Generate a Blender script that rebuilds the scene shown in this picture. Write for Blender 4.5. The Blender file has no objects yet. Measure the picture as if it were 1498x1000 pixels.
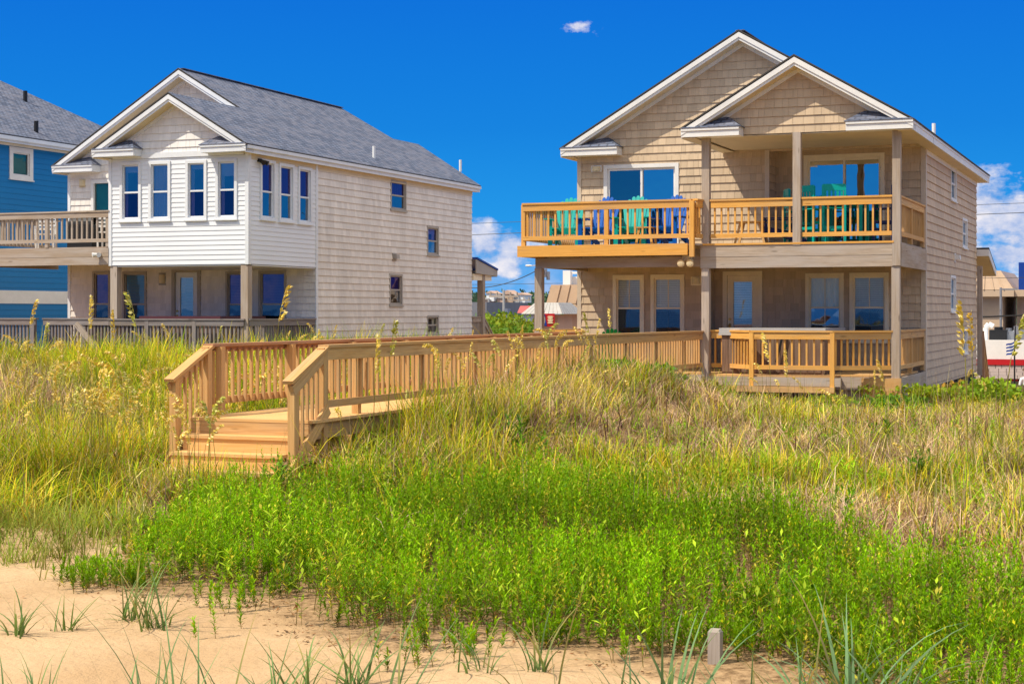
import bpy, bmesh, math, random
import numpy as np
from mathutils import Vector, Matrix
random.seed(7); rng = np.random.default_rng(11)
S = bpy.context.scene
C = S.collection
R = math.radians
# ------------------------------------------------------------------ camera geometry (metres; X along the beach, Y inland)
F, XC, YH, EYE = 2400., 749., 456., 1.3
TH = math.atan(966/F); CT, ST = math.cos(TH), math.sin(TH)
def ray(px, py):
    u = (px-XC)/F; return (-ST+u*CT, CT+u*ST, (YH-py)/F)
def atY(px, py, y):
    r = ray(px, py); t = y/r[1]; return (r[0]*t, y, EYE+r[2]*t)
def atX(px, py, x):
    r = ray(px, py); t = x/r[0]; return (x, r[1]*t, EYE+r[2]*t)
def atD(px, py, d):
    r = ray(px, py); return (r[0]*d, r[1]*d, EYE+r[2]*d)
def project(x, y, z):
    d = -x*ST+y*CT; u = x*CT+y*ST
    return XC+F*u/d, YH-F*(z-EYE)/d, d
# ------------------------------------------------------------------ objects
def tag(o, label=None, cat=None, group=None, kind=None):
    if label: o['label'] = label
    if cat: o['category'] = cat
    if group: o['group'] = group
    if kind: o['kind'] = kind
    return o
def wloc(o):
    l = Vector((0,0,0))
    while o: l += o.location; o = o.parent
    return l
def empty(name, loc, label, cat, group=None, rz=0):
    o = bpy.data.objects.new(name, None); C.objects.link(o)
    o.location = loc; o.rotation_euler = (0,0,rz); o.empty_display_size = .1
    return tag(o, label, cat, group)
def copy_tree(o, parent=None):
    c = o.copy(); C.objects.link(c); c.parent = parent
    for ch in list(o.children): copy_tree(ch, c)
    return c
class MB:
    def __init__(s): s.v=[]; s.f=[]; s.uv=[]; s.mi=[]; s.tone=[]
    def face(s, pts, uvs=None, mat=0, tone=None):
        n=len(s.v); s.v += [tuple(p) for p in pts]; s.f.append(tuple(range(n,n+len(pts))))
        s.uv.append(uvs if uvs else [(p[0]+p[1],p[2]) for p in pts]); s.mi.append(mat)
        s.tone.append(random.random() if tone is None else tone)
    def obox(s, c, ax, hs, mat=0, tone=None):
        c=Vector(c); ax=[Vector(a) for a in ax]
        if ax[0].cross(ax[1]).dot(ax[2])<0: ax[2]=-ax[2]
        if tone is None: tone=random.random()
        L=max(range(3), key=lambda i: hs[i]); ou,ov=random.random()*20,random.random()*20
        for i in range(3):
            for sg in (-1,1):
                j,k=(i+1)%3,(i+2)%3
                q=[(-1,-1),(1,-1),(1,1),(-1,1)]
                if sg<0: q=q[::-1]
                pts=[];uv=[]
                for a,b in q:
                    co=[0,0,0]; co[i]=sg*hs[i]; co[j]=a*hs[j]; co[k]=b*hs[k]
                    pts.append(c+ax[0]*co[0]+ax[1]*co[1]+ax[2]*co[2])
                    oth=[m for m in range(3) if m!=L]
                    uv.append((co[L]+ou, co[oth[0]]+co[oth[1]]+ov))
                s.face(pts,uv,mat,tone)
    def box(s, x0,x1,y0,y1,z0,z1, mat=0, tone=None):
        s.obox(((x0+x1)/2,(y0+y1)/2,(z0+z1)/2),((1,0,0),(0,1,0),(0,0,1)),(abs(x1-x0)/2,abs(y1-y0)/2,abs(z1-z0)/2),mat,tone)
    def bar(s, p0, p1, w, h, up=(0,0,1), mat=0, tone=None):
        p0=Vector(p0);p1=Vector(p1); d=p1-p0; l=d.length
        if l<1e-6: return
        d/=l; up=Vector(up); sd=d.cross(up)
        if sd.length<1e-4: sd=d.cross(Vector((0,1,0)))
        sd.normalize(); u=sd.cross(d)
        s.obox((p0+p1)/2,(d,sd,u),(l/2,w/2,h/2),mat,tone)
    def cyl(s, p0, p1, r0, r1=None, n=10, mat=0, tone=None, caps=True):
        r1=r0 if r1 is None else r1
        if tone is None: tone=random.random()
        p0=Vector(p0);p1=Vector(p1);d=(p1-p0); L=d.length; d.normalize()
        a=d.orthogonal().normalized(); b=d.cross(a)
        rg=[[p+(a*math.cos(t)+b*math.sin(t))*r for t in [2*math.pi*i/n for i in range(n)]] for p,r in ((p0,r0),(p1,r1))]
        for i in range(n):
            j=(i+1)%n
            s.face([rg[0][i],rg[0][j],rg[1][j],rg[1][i]],[(0,i/n),(0,(i+1)/n),(L,(i+1)/n),(L,i/n)],mat,tone)
        if caps:
            s.face(rg[1],None,mat,tone); s.face(rg[0][::-1],None,mat,tone)
    def prism(s, poly, off, mat=0, tone=None):   # closed solid: polygon (3D points) swept by off
        poly=[Vector(p) for p in poly]; off=Vector(off)
        if tone is None: tone=random.random()
        n=len(poly); nrm=Vector((0,0,0))
        for i in range(n): nrm+=poly[i].cross(poly[(i+1)%n])
        if nrm.dot(off)>0: poly=poly[::-1]
        top=[p+off for p in poly]
        s.face(poly,None,mat,tone); s.face(top[::-1],None,mat,tone)
        for i in range(n):
            j=(i+1)%n; s.face([poly[j],poly[i],top[i],top[j]],None,mat,tone)
    def ellipsoid(s, c, r, nu=12, nv=8, mat=0, zmin=-1, tone=None):
        if tone is None: tone=random.random()
        def P(i,j):
            a=2*math.pi*i/nu; b=-math.pi/2+math.pi*j/nv
            return (c[0]+r[0]*math.cos(b)*math.cos(a), c[1]+r[1]*math.cos(b)*math.sin(a), c[2]+r[2]*max(zmin,math.sin(b)))
        for j in range(nv):
            for i in range(nu): s.face([P(i,j),P(i+1,j),P(i+1,j+1),P(i,j+1)],None,mat,tone)
    def build(s, name, mats, parent=None, smooth=False, weld=False):
        if not isinstance(mats,(list,tuple)): mats=[mats]
        off=wloc(parent) if parent else Vector((0,0,0))
        me=bpy.data.meshes.new(name)
        me.from_pydata([(x-off.x,y-off.y,z-off.z) for x,y,z in s.v],[],s.f)
        for m in mats: me.materials.append(m)
        me.polygons.foreach_set('material_index', s.mi)
        ul=me.uv_layers.new(name='UVMap'); ul.data.foreach_set('uv',[c for fu in s.uv for p in fu for c in p])
        at=me.attributes.new('tone','FLOAT','FACE'); at.data.foreach_set('value', s.tone)
        if weld:
            bm=bmesh.new(); bm.from_mesh(me); bmesh.ops.remove_doubles(bm,verts=bm.verts,dist=1e-4); bm.to_mesh(me); bm.free()
        if smooth: me.polygons.foreach_set('use_smooth',[True]*len(me.polygons))
        me.update()
        o=bpy.data.objects.new(name,me); C.objects.link(o); o.parent=parent
        return o
def np_mesh(name, V, Q, mat, col=None, parent=None, tri=False):
    """fast mesh from arrays: V (N,3), Q (M,4)"""
    me=bpy.data.meshes.new(name); k=Q.shape[1]
    me.vertices.add(len(V)); me.vertices.foreach_set('co',np.ascontiguousarray(V,dtype=np.float32).ravel())
    me.loops.add(Q.size); me.loops.foreach_set('vertex_index',Q.astype(np.int32).ravel())
    me.polygons.add(len(Q)); me.polygons.foreach_set('loop_start',np.arange(0,Q.size,k,dtype=np.int32))
    me.update(calc_edges=True)
    if col is not None:
        a=me.color_attributes.new('col','FLOAT_COLOR','POINT')
        cc=np.ones((len(V),4),np.float32); cc[:,:3]=col; a.data.foreach_set('color',cc.ravel())
    me.materials.append(mat)
    o=bpy.data.objects.new(name,me); C.objects.link(o); o.parent=parent
    return o
# ------------------------------------------------------------------ materials
def srgb(r,g,b): return tuple(((c/255)/12.92 if c/255<=.04045 else ((c/255+.055)/1.055)**2.4) for c in (r,g,b))+(1,)
class NT:
    def __init__(s,name):
        s.m=bpy.data.materials.new(name); s.m.use_nodes=True; s.t=s.m.node_tree; s.t.nodes.clear()
        s.out=s.n('ShaderNodeOutputMaterial')
    def n(s,typ,**kw):
        x=s.t.nodes.new(typ)
        for k,v in kw.items(): setattr(x,k,v)
        return x
    def l(s,a,b): s.t.links.new(a,b)
    def mix(s,f,a,b,mode='MIX'):
        x=s.n('ShaderNodeMix',data_type='RGBA',blend_type=mode)
        for so,v in ((x.inputs[0],f),(x.inputs[6],a),(x.inputs[7],b)):
            if hasattr(v,'is_linked'): s.l(v,so)
            else: so.default_value=v
        return x.outputs[2]
    def math(s,op,a,b=0.,c=None,clamp=False):
        x=s.n('ShaderNodeMath',operation=op,use_clamp=clamp)
        for i,v in enumerate((a,b) if c is None else (a,b,c)):
            if hasattr(v,'is_linked'): s.l(v,x.inputs[i])
            else: x.inputs[i].default_value=v
        return x.outputs[0]
    def ramp(s,f,*st):
        x=s.n('ShaderNodeValToRGB'); s.l(f,x.inputs[0]); e=x.color_ramp.elements
        while len(e)<len(st): e.new(.5)
        for i,(p,c) in enumerate(st): e[i].position=p; e[i].color=c if isinstance(c,(tuple,list)) else (c,c,c,1)
        return x.outputs[0]
    def map(s,scale=(1,1,1),src='UV',loc=(0,0,0)):
        tc=s.n('ShaderNodeTexCoord'); mp=s.n('ShaderNodeMapping'); s.l(tc.outputs[src],mp.inputs[0])
        mp.inputs[3].default_value=scale; mp.inputs[1].default_value=loc; return mp.outputs[0]
    def noise(s,vec,scale=5,detail=4,rough=.55):
        x=s.n('ShaderNodeTexNoise'); s.l(vec,x.inputs['Vector']); x.inputs['Scale'].default_value=scale
        x.inputs['Detail'].default_value=detail; x.inputs['Roughness'].default_value=rough; return x.outputs[0]
    def attr(s,name,out=2):
        x=s.n('ShaderNodeAttribute',attribute_name=name); return x.outputs[out]
    def princ(s,col,rough=.6,spec=.3,metal=0,bump=None,bs=.2,bd=.01):
        p=s.n('ShaderNodeBsdfPrincipled')
        for nm,v in (('Base Color',col),('Roughness',rough),('Metallic',metal),('Specular IOR Level',spec)):
            if hasattr(v,'is_linked'): s.l(v,p.inputs[nm])
            else: p.inputs[nm].default_value=v
        if bump is not None:
            b=s.n('ShaderNodeBump'); b.inputs['Strength'].default_value=bs; b.inputs['Distance'].default_value=bd
            s.l(bump,b.inputs['Height']); s.l(b.outputs[0],p.inputs['Normal'])
        return p
    def done(s,sh): s.l(sh.outputs[0] if hasattr(sh,'outputs') else sh,s.out.inputs[0]); return s.m
def mul(c,k): return (c[0]*k,c[1]*k,c[2]*k,1)
def M_paint(name,col,rough=.5,var=.12,spec=.3):
    t=NT(name); v=t.noise(t.map(src='Object'),1.7,5,.65); v2=t.noise(t.map(src='Object'),23,3)
    f=t.math('ADD',t.math('MULTIPLY',v,.7),t.math('MULTIPLY',v2,.3))
    c=t.mix(t.ramp(f,(.35,0.),(.65,1.)),mul(col,1-var),mul(col,1+var*.4))
    return t.done(t.princ(c,rough,spec,bump=v2,bs=.08))
def M_siding(name,col,var=.16,grain=.35):
    t=NT(name); uv=t.map((70,1.2,1)); g=t.noise(uv,1.,4,.6)
    tone=t.attr('tone'); big=t.noise(t.map(src='Object'),.55,5,.6)
    c=t.mix(tone,mul(col,1-var),mul(col,1+var*.5))
    c=t.mix(t.math('MULTIPLY',t.ramp(g,(.3,1.),(.62,0.)),grain),c,mul(col,.62))
    c=t.mix(t.math('MULTIPLY',t.ramp(big,(.4,1.),(.7,0.)),.30),c,mul(col,.70))
    st=t.noise(t.map((2.2,2.2,.18),'Object'),1.,5,.65)
    c=t.mix(t.math('MULTIPLY',t.ramp(st,(.46,0.),(.70,1.)),.36),c,mul(col,.58))
    return t.done(t.princ(c,.62,.25,bump=g,bs=.25,bd=.004))
def M_clap(name,col):
    t=NT(name); big=t.noise(t.map(src='Object'),.8,5,.6); g=t.noise(t.map((2,40,1)),1.,3)
    c=t.mix(t.math('MULTIPLY',t.ramp(big,(.4,1.),(.7,0.)),.2),col,mul(col,.78))
    return t.done(t.princ(c,.45,.35,bump=g,bs=.1,bd=.003))
def M_wood(name,light,dark,var=.3,knots=True,rough=.75,grey=None):
    t=NT(name); tone=t.attr('tone')
    g=t.noise(t.map((1.6,38,1)),1.,6,.68); w=t.noise(t.map((.7,4,1)),1.,4,.6)
    c=t.mix(t.ramp(g,(.32,0.),(.62,1.)),dark,light)
    c=t.mix(t.math('MULTIPLY',tone,var*2),c,mul(dark,1.05)); sp=t.noise(t.map((.35,2.2,1)),1.,5,.7); c=t.mix(t.math('MULTIPLY',t.ramp(sp,(.47,0.),(.68,1.)),.45),c,(.33,.26,.19,1))
    if grey: c=t.mix(t.math('MULTIPLY',t.ramp(w,(.42,0.),(.62,1.)),.65),c,grey)
    if knots:
        vo=t.n('ShaderNodeTexVoronoi'); t.l(t.map((1.3,6,1)),vo.inputs['Vector']); vo.inputs['Scale'].default_value=1.
        c=t.mix(t.math('MULTIPLY',t.ramp(vo.outputs['Distance'],(.05,1.),(.13,0.)),.6),c,mul(dark,.35))
    return t.done(t.princ(c,rough,.2,bump=g,bs=.35,bd=.004))
def M_roof(name,c1,c2,c3):
    t=NT(name); uv=t.map((1,1,1))
    br=t.n('ShaderNodeTexBrick',offset=.5,squash=1.); t.l(uv,br.inputs[0])
    for nm,v in (('Color1',c1),('Color2',c2),('Mortar',mul(c2,.25)),('Scale',1.),('Mortar Size',.022),('Mortar Smooth',.2),('Bias',-.1),('Brick Width',.21),('Row Height',.14)): br.inputs[nm].default_value=v
    b2=t.n('ShaderNodeTexBrick',offset=.37,squash=1.); t.l(t.map((1,1,1),loc=(3.1,0,0)),b2.inputs[0])
    for nm,v in (('Color1',(0,0,0,1)),('Color2',(1,1,1,1)),('Mortar',(0,0,0,1)),('Scale',1.),('Mortar Size',.0),('Bias',-.25),('Brick Width',.33),('Row Height',.14)): b2.inputs[nm].default_value=v
    gr=t.noise(t.map((1,1,1)),140,2); big=t.noise(t.map((.6,.25,1)),1.,4,.6)
    c=t.mix(t.math('MULTIPLY',b2.outputs[0],.75),br.outputs[0],c3)
    c=t.mix(.3,c,t.ramp(gr,(.3,mul(c2,.5)),(.7,mul(c1,1.5))))
    c=t.mix(t.math('MULTIPLY',t.ramp(big,(.4,0.),(.7,1.)),.25),c,mul(c1,.7))
    return t.done(t.princ(c,.92,.15,bump=t.math('ADD',br.outputs['Fac'],t.math('MULTIPLY',gr,.4)),bs=.6,bd=-.008))
def M_glass(name,tint,refl,gloss=(.9,.95,1,1)):
    t=NT(name); tr=t.n('ShaderNodeBsdfTransparent'); tr.inputs[0].default_value=tint
    gl=t.n('ShaderNodeBsdfGlossy'); gl.inputs['Color'].default_value=gloss; gl.inputs['Roughness'].default_value=.015
    nz=t.noise(t.map(src='Object'),1.3,2); b=t.n('ShaderNodeBump'); b.inputs['Strength'].default_value=.12; b.inputs['Distance'].default_value=.03; t.l(nz,b.inputs['Height']); t.l(b.outputs[0],gl.inputs['Normal'])
    fr=t.n('ShaderNodeFresnel'); fr.inputs[0].default_value=1.5
    mx=t.n('ShaderNodeMixShader'); t.l(t.math('ADD',t.math('MULTIPLY',fr.outputs[0],.9),refl,clamp=True),mx.inputs[0]); t.l(tr.outputs[0],mx.inputs[1]); t.l(gl.outputs[0],mx.inputs[2])
    return t.done(mx)
def M_leaf(name,trans=.35,rough=.55):
    t=NT(name); col=t.attr('col',0); p=t.princ(col,rough,.08)
    tl=t.n('ShaderNodeBsdfTranslucent'); t.l(t.mix(.5,col,t.mix(1.,col,(1.25,1.2,.5,1),'MULTIPLY')),tl.inputs[0])
    mx=t.n('ShaderNodeMixShader'); mx.inputs[0].default_value=trans; t.l(p.outputs[0],mx.inputs[1]); t.l(tl.outputs[0],mx.inputs[2])
    return t.done(mx)
def M_flat(name,col,rough=.6,spec=.3,metal=0):
    t=NT(name); v=t.noise(t.map(src='Object'),6,3); c=t.mix(v,mul(col,.85),mul(col,1.1))
    return t.done(t.princ(c,rough,spec,metal))
TAN=(.70,.53,.35,1); CREAM=(.92,.86,.78,1)
m_tan=M_siding('tan_shake_siding',TAN); m_cream=M_siding('cream_shake_siding',CREAM,.12)
m_cream_lit=M_siding('sunlit_cream_siding',(.93,.90,.86,1),.1,.25)  # cream siding whitened for the lit gable, sunlight put into the colour
m_edge=M_flat('roof_edge',(.06,.055,.05,1),.8)
m_clap=M_clap('white_clapboard',(.80,.82,.84,1)); m_bluewall=M_clap('blue_clapboard',(.0,.18,.46,1))
m_white=M_paint('white_trim',(.80,.78,.74,1),.45,.1); m_tantrim=M_paint('tan_trim',(.95,.82,.58,1),.5,.1)
m_cornertan=M_paint('corner_trim',(.62,.51,.39,1),.5,.12)
m_bluewhite=M_paint('cool_white_trim',(.78,.80,.82,1),.45,.1)
m_soffit=M_paint('soffit_vinyl',(.72,.60,.40,1),.6,.1); m_greytrim=M_paint('grey_trim',(.42,.38,.33,1),.6,.15)
m_roof=M_roof('asphalt_shingle_roof',(.185,.215,.295,1),(.06,.075,.12,1),(.27,.25,.275,1))
m_postwood=M_wood('pale_post_wood',(.46,.41,.35,1),(.28,.23,.19,1),.2)
m_new=M_wood('new_pine_wood',(.86,.47,.12,1),(.62,.29,.055,1),.22)
m_walk=M_wood('weathering_pine_wood',(.72,.45,.19,1),(.48,.25,.08,1),.25)
m_tread=M_wood('sunlit_tread_wood',(.80,.50,.21,1),(.64,.35,.11,1),.2)
m_old=M_wood('grey_weathered_wood',(.56,.46,.36,1),(.30,.22,.155,1),.35,True,.85,(.46,.40,.35,1))
m_rail_red=M_wood('reddish_rail_wood',(.52,.27,.13,1),(.34,.15,.07,1),.2)
m_fence=M_wood('dark_weathered_wood',(.34,.29,.27,1),(.13,.105,.095,1),.4,True,.85,(.27,.25,.25,1))
m_dark=M_flat('dark_room',(.02,.022,.03,1),.9); m_room=M_flat('dim_room',(.05,.05,.055,1),.9)
m_glass=M_glass('window_glass',(.96,.98,.98,1),.02)
m_screen=M_glass('insect_screen',(.30,.33,.36,1),.08,(.5,.7,.9,1)); m_glass_up=M_glass('mirror_window_glass',(.35,.4,.45,1),.5)
m_glass_v=M_glass('violet_reflection_glass',(.5,.46,.66,1),.10,(.55,.45,.85,1)); m_glass_b=M_glass('blue_mirror_glass',(.5,.52,.6,1),.26,(.75,.8,.9,1)); m_glass_d=M_glass('dark_window_glass',(.5,.55,.6,1),.22,(.55,.75,1,1))  # violet put into the glass tint, standing in for vivid reflections
m_glass_door=M_glass('door_glass',(.92,.94,.95,1),.16); m_glass_grey=M_glass('grey_slider_glass',(.5,.5,.5,1),.22)
m_lightroom=M_flat('pale_bounce_room',(.5,.52,.52,1),.9); m_door_sheen=M_paint('door_reflection_slats',(.80,.82,.84,1),.8,.1); m_blind=M_paint('window_blind',(.90,.95,.95,1),.6,.06); m_blind_blue=M_paint('blue_window_blind',(.20,.42,.66,1),.6,.1)  # pale room bounces light to the blinds; door slats imitate a reflection
m_curtain=M_paint('window_curtain',(.88,.90,.84,1),.8,.08); m_violet=M_paint('violet_window_shade',(.20,.16,.42,1),.7,.2); m_teal_shade=M_paint('teal_window_shade',(.02,.24,.22,1),.6,.15)
m_brass=M_flat('brass',(.55,.32,.08,1),.3,.5,.9); m_lamp=M_paint('lamp_glass_cream',(.75,.62,.38,1),.3,.1)
m_black=M_flat('black_plastic',(.015,.015,.017,1),.5); m_pvc=M_paint('white_pvc',(.8,.8,.78,1),.4,.05)
m_teal=M_paint('teal_paint',(.0,.40,.34,1),.4,.15); m_blue=M_paint('blue_paint',(.0,.095,.42,1),.5,.15,.15); m_navy=M_paint('navy_paint',(.012,.02,.10,1),.4,.15)
m_green=M_paint('bright_green_plastic',(.01,.38,.05,1),.35,.1); m_maroon=M_paint('maroon_vinyl',(.11,.035,.04,1),.4,.2)
m_greyvinyl=M_paint('grey_vinyl',(.45,.43,.40,1),.5,.15); m_brownwood=M_wood('brown_tub_wood',(.24,.15,.10,1),(.13,.075,.05,1),.2,False)
m_tanmetal=M_paint('tan_metal',(.52,.36,.23,1),.45,.12); m_stucco=M_paint('tan_stucco',(.58,.42,.28,1),.85,.08); m_pinkwall=M_paint('pinkish_wall',(.56,.38,.28,1),.85,.08)
m_red=M_paint('red_paint',(.50,.015,.02,1),.45,.12); m_royal=M_paint('royal_blue_metal',(.008,.05,.30,1),.4,.1); m_brick=M_paint('pale_brick',(.55,.46,.42,1),.85,.15)
m_greyroof=M_paint('grey_flat_roof',(.20,.20,.22,1),.8,.15); m_metal=M_flat('galvanised_metal',(.35,.36,.38,1),.4,.5,.7)
m_leaf=M_leaf('leaf_blades',.27); m_leaf_dry=M_leaf('dry_blades',.12,.7)
# ------------------------------------------------------------------ terrain
def sm(x,a,b):
    t=np.clip((np.asarray(x,float)-a)/(b-a),0,1); return t*t*(3-2*t)
_g=rng.random((64,64))
def vnoise(x,y,s):
    x=np.asarray(x,float)/s+100.3; y=np.asarray(y,float)/s+57.7
    i=np.floor(x).astype(int); j=np.floor(y).astype(int); fx=x-i; fy=y-j
    fx=fx*fx*(3-2*fx); fy=fy*fy*(3-2*fy); g=lambda a,b:_g[a%64,b%64]
    return (g(i,j)*(1-fx)+g(i+1,j)*fx)*(1-fy)+(g(i,j+1)*(1-fx)+g(i+1,j+1)*fx)*fy
def height(x,y):
    x=np.asarray(x,float); y=np.asarray(y,float)
    h=-.95+.20*sm(y,10.5,17)+.30*sm(y,19,32)
    h=h+sm(-x,10.8,16)*(.10*sm(y,13,18)+.38*sm(y,17,33))
    h=h-.22*sm(y,26,31)*(1-sm(y,37,40))*sm(x,-9.6,-7.5)
    h=h+.62*sm(y,17.2,21.5)*(1-sm(y,26.5,31))*sm(-x,5.5,8.6)*(1-sm(-x,9.3,10.0))+.25*sm(y,19,23)*(1-sm(y,28,33))*(1-sm(abs(x+10.3),.5,1.2))   # dune swell against the boardwalk
    veg=sm(y,11,14)
    h=h+(vnoise(x,y,2.3)-.5)*(.05+.16*veg)+(vnoise(x,y,.8)-.5)*(.03+.05*veg)
    h=h+(vnoise(x,y,.33)-.5)*.045
    rs=sm(y,40.5,51)*sm(x,-7.5,-5.2); h=h*(1-rs)+(-2.3)*rs
    h=h*(1-sm(y,50,60))+(-2.8)*sm(y,50,60)
    h=h*(1-sm(-y,12,24))+(-3.5)*sm(-y,12,24)
    return h
def zg(x,y): return float(height(x,y))
GREEN=[(-8.784,12.634),(-9.9,15.0),(-8.947,16.25),(-7.179,17.0),(-4.884,17.083),(-3.618,15.1),(-2.384,13.6),(-1.3,12.9),(-.5,12.7),(2.5,12.5),(2.5,8.8),(1.5,8.8),(-1.0,9.4),(-1.56,9.75),(-2.37,9.9),(-2.87,10.03),(-3.5,10.55),(-4.25,10.95),(-4.5,10.55),(-4.87,9.85),(-5.35,10.3),(-5.9,10.75),(-6.35,11.45),(-6.78,11.5),(-7.36,11.1),(-8.0,11.5)]
GREEN=[(a,b-.38) if b<11.6 else (a,b) for a,b in GREEN]
def inpoly(x,y,poly):
    r=np.zeros(len(x),bool); n=len(poly)
    for i in range(n):
        x0,y0=poly[i]; x1,y1=poly[(i+1)%n]
        if y0==y1: continue
        c=((y0>y)!=(y1>y))&(x<(x1-x0)*(y-y0)/(y1-y0)+x0); r^=c
    return r
def build_ground():
    xs=np.concatenate([[-3000,-1500,-700,-350,-180,-100,-65],np.arange(-48,16,.3),[20,30,50,90,170,350,700,1500,3000]])
    ys=np.concatenate([[-3000,-1000,-300,-100,-50,-30,-20,-12,-6,0,4],np.arange(6,38,.2),np.arange(38.5,64,.8),[70,85,110,160,260,450,800,1500,3500]])
    X,Y=np.meshgrid(xs,ys); Z=height(X,Y); nx=len(xs)
    V=np.stack([X.ravel(),Y.ravel(),Z.ravel()],1)
    i=np.arange(len(ys)-1)[:,None]*nx+np.arange(nx-1)[None]; i=i.ravel()
    Q=np.stack([i,i+1,i+1+nx,i+nx],1)
    t=NT('dune_sand'); P=t.map(src='Object')
    n1=t.noise(P,.9,5,.6); n2=t.noise(P,9,5,.65); n3=t.noise(P,160,2)
    c=t.mix(t.ramp(n1,(.35,0.),(.65,1.)),(.455,.295,.155,1),(.55,.375,.21,1))
    c=t.mix(t.math('MULTIPLY',t.ramp(n2,(.45,0.),(.7,1.)),.22),c,(.46,.28,.13,1))
    c=t.mix(t.math('MULTIPLY',t.ramp(n3,(.60,0.),(.72,1.)),.3),c,(.36,.22,.11,1))
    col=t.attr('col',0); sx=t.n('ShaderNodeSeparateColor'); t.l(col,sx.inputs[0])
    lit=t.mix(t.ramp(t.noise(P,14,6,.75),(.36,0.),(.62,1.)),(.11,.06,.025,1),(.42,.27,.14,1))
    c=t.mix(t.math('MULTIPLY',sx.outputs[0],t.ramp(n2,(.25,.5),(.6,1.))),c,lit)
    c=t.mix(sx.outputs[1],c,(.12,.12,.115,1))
    hb=t.math('ADD',t.math('MULTIPLY',n2,1.),t.math('MULTIPLY',n3,.06))
    hb=t.math('ADD',hb,t.math('MULTIPLY',n1,.8))
    m=t.done(t.princ(c,.95,.1,bump=hb,bs=.8,bd=.05))
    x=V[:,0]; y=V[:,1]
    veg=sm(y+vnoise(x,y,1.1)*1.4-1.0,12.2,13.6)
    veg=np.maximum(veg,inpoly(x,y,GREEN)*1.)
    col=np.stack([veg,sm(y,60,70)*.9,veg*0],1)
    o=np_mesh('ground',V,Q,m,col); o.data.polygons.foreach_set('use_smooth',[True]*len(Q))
    tag(o,'pale sandy beach and dune ground under the grass','ground',kind='structure')
build_ground()
t=NT('sea_water'); b=t.noise(t.map((.2,.6,1),'Object'),1.,5,.6)
wm=t.done(t.princ((.01,.07,.13,1),.12,.5,bump=b,bs=.5,bd=.4))
mb=MB(); mb.face([(-3000,-3000,-1.9),(3000,-3000,-1.9),(3000,-17,-1.9),(-3000,-17,-1.9)]); tag(mb.build('sea',wm),'blue sea behind the viewer','sea',kind='structure')
# ------------------------------------------------------------------ house kit
def frame(kind,c):
    if kind=='front': return (Vector((0,c,0)),Vector((1,0,0)),Vector((0,-1,0)))
    if kind=='right': return (Vector((c,0,0)),Vector((0,1,0)),Vector((1,0,0)))
    if kind=='left':  return (Vector((c,0,0)),Vector((0,-1,0)),Vector((-1,0,0)))
def fp(fr,u,z,d): return fr[0]+fr[1]*u+fr[2]*d+Vector((0,0,z))
def fbox(mb,fr,u0,u1,z0,z1,d0,d1,mat=0,tone=None):
    mb.obox(fp(fr,(u0+u1)/2,(z0+z1)/2,(d0+d1)/2),(fr[1],fr[2],(0,0,1)),(abs(u1-u0)/2,abs(d1-d0)/2,abs(z1-z0)/2),mat,tone)
def clip(sub,cl):
    out=sub
    for i in range(len(cl)):
        a=cl[i]; b=cl[(i+1)%len(cl)]; inp=out; out=[]
        sd=lambda p:(b[0]-a[0])*(p[1]-a[1])-(b[1]-a[1])*(p[0]-a[0])
        for k in range(len(inp)):
            p,q=inp[k],inp[(k+1)%len(inp)]; sp,sq=sd(p),sd(q)
            if sp>=0: out.append(p)
            if (sp>=0)!=(sq>=0):
                tt=sp/(sp-sq); out.append((p[0]+(q[0]-p[0])*tt,p[1]+(q[1]-p[1])*tt))
        if not out: return []
    return out
def shake(mb,fr,poly,opens=(),zb=0.,expo=.185,lap=.024,wr=(.10,.24),gap=.0055,lean=True):
    um=min(p[0] for p in poly); ux=max(p[0] for p in poly); zm=min(p[1] for p in poly); zx=max(p[1] for p in poly)
    k=math.floor((zm-zb)/expo)
    while zb+k*expo<zx:
        c0,c1=zb+k*expo,zb+(k+1)*expo; k+=1
        if wr:
            br=[um-random.random()*wr[1]]
            while br[-1]<ux: br.append(br[-1]+random.uniform(*wr))
        else: br=[um,ux]
        tn=[random.random() for _ in br]
        cuts=sorted({max(c0,zm),min(c1,zx)}|{z for o in opens for z in (o[2],o[3]) if c0<z<c1 and zm<z<zx})
        for a,b in zip(cuts,cuts[1:]):
            if b-a<1e-4: continue
            fr_i=[(um,ux)]
            for o in opens:
                if o[2]<=a+1e-5 and o[3]>=b-1e-5:
                    nf=[]
                    for i0,i1 in fr_i:
                        if o[0]>i0: nf.append((i0,min(i1,o[0])))
                        if o[1]<i1: nf.append((max(i0,o[1]),i1))
                    fr_i=[q for q in nf if q[1]-q[0]>1e-4]
            for i0,i1 in fr_i:
                bk=clip([(i0,a),(i1,a),(i1,b),(i0,b)],poly)
                if len(bk)>2: mb.face([fp(fr,u,z,0) for u,z in bk],[(u,z) for u,z in bk],0,0.)
                for n in range(len(br)-1):
                    u0=max(i0,br[n]+(gap/2 if wr else 0)); u1=min(i1,br[n+1]-(gap/2 if wr else 0))
                    if u1-u0<.004: continue
                    q=clip([(u0,a),(u1,a),(u1,b),(u0,b)],poly)
                    if len(q)<3: continue
                    D=lambda z: .003+lap*(c1-z)/expo
                    mb.face([fp(fr,u,z,D(z)) for u,z in q],[(u+tn[n]*7,z+k) for u,z in q],0,tn[n])
                    lo=[p for p in q if abs(p[1]-a)<1e-6]
                    if a==c0 and len(lo)>=2:
                        l0=min(p[0] for p in lo); l1=max(p[0] for p in lo)
                        mb.face([fp(fr,l0,a,0),fp(fr,l1,a,0),fp(fr,l1,a,D(a)),fp(fr,l0,a,D(a))],None,0,0.)
def ins(o,k=.03): return (o[0]+k,o[1]-k,o[2]+k,o[3]-k)
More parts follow.
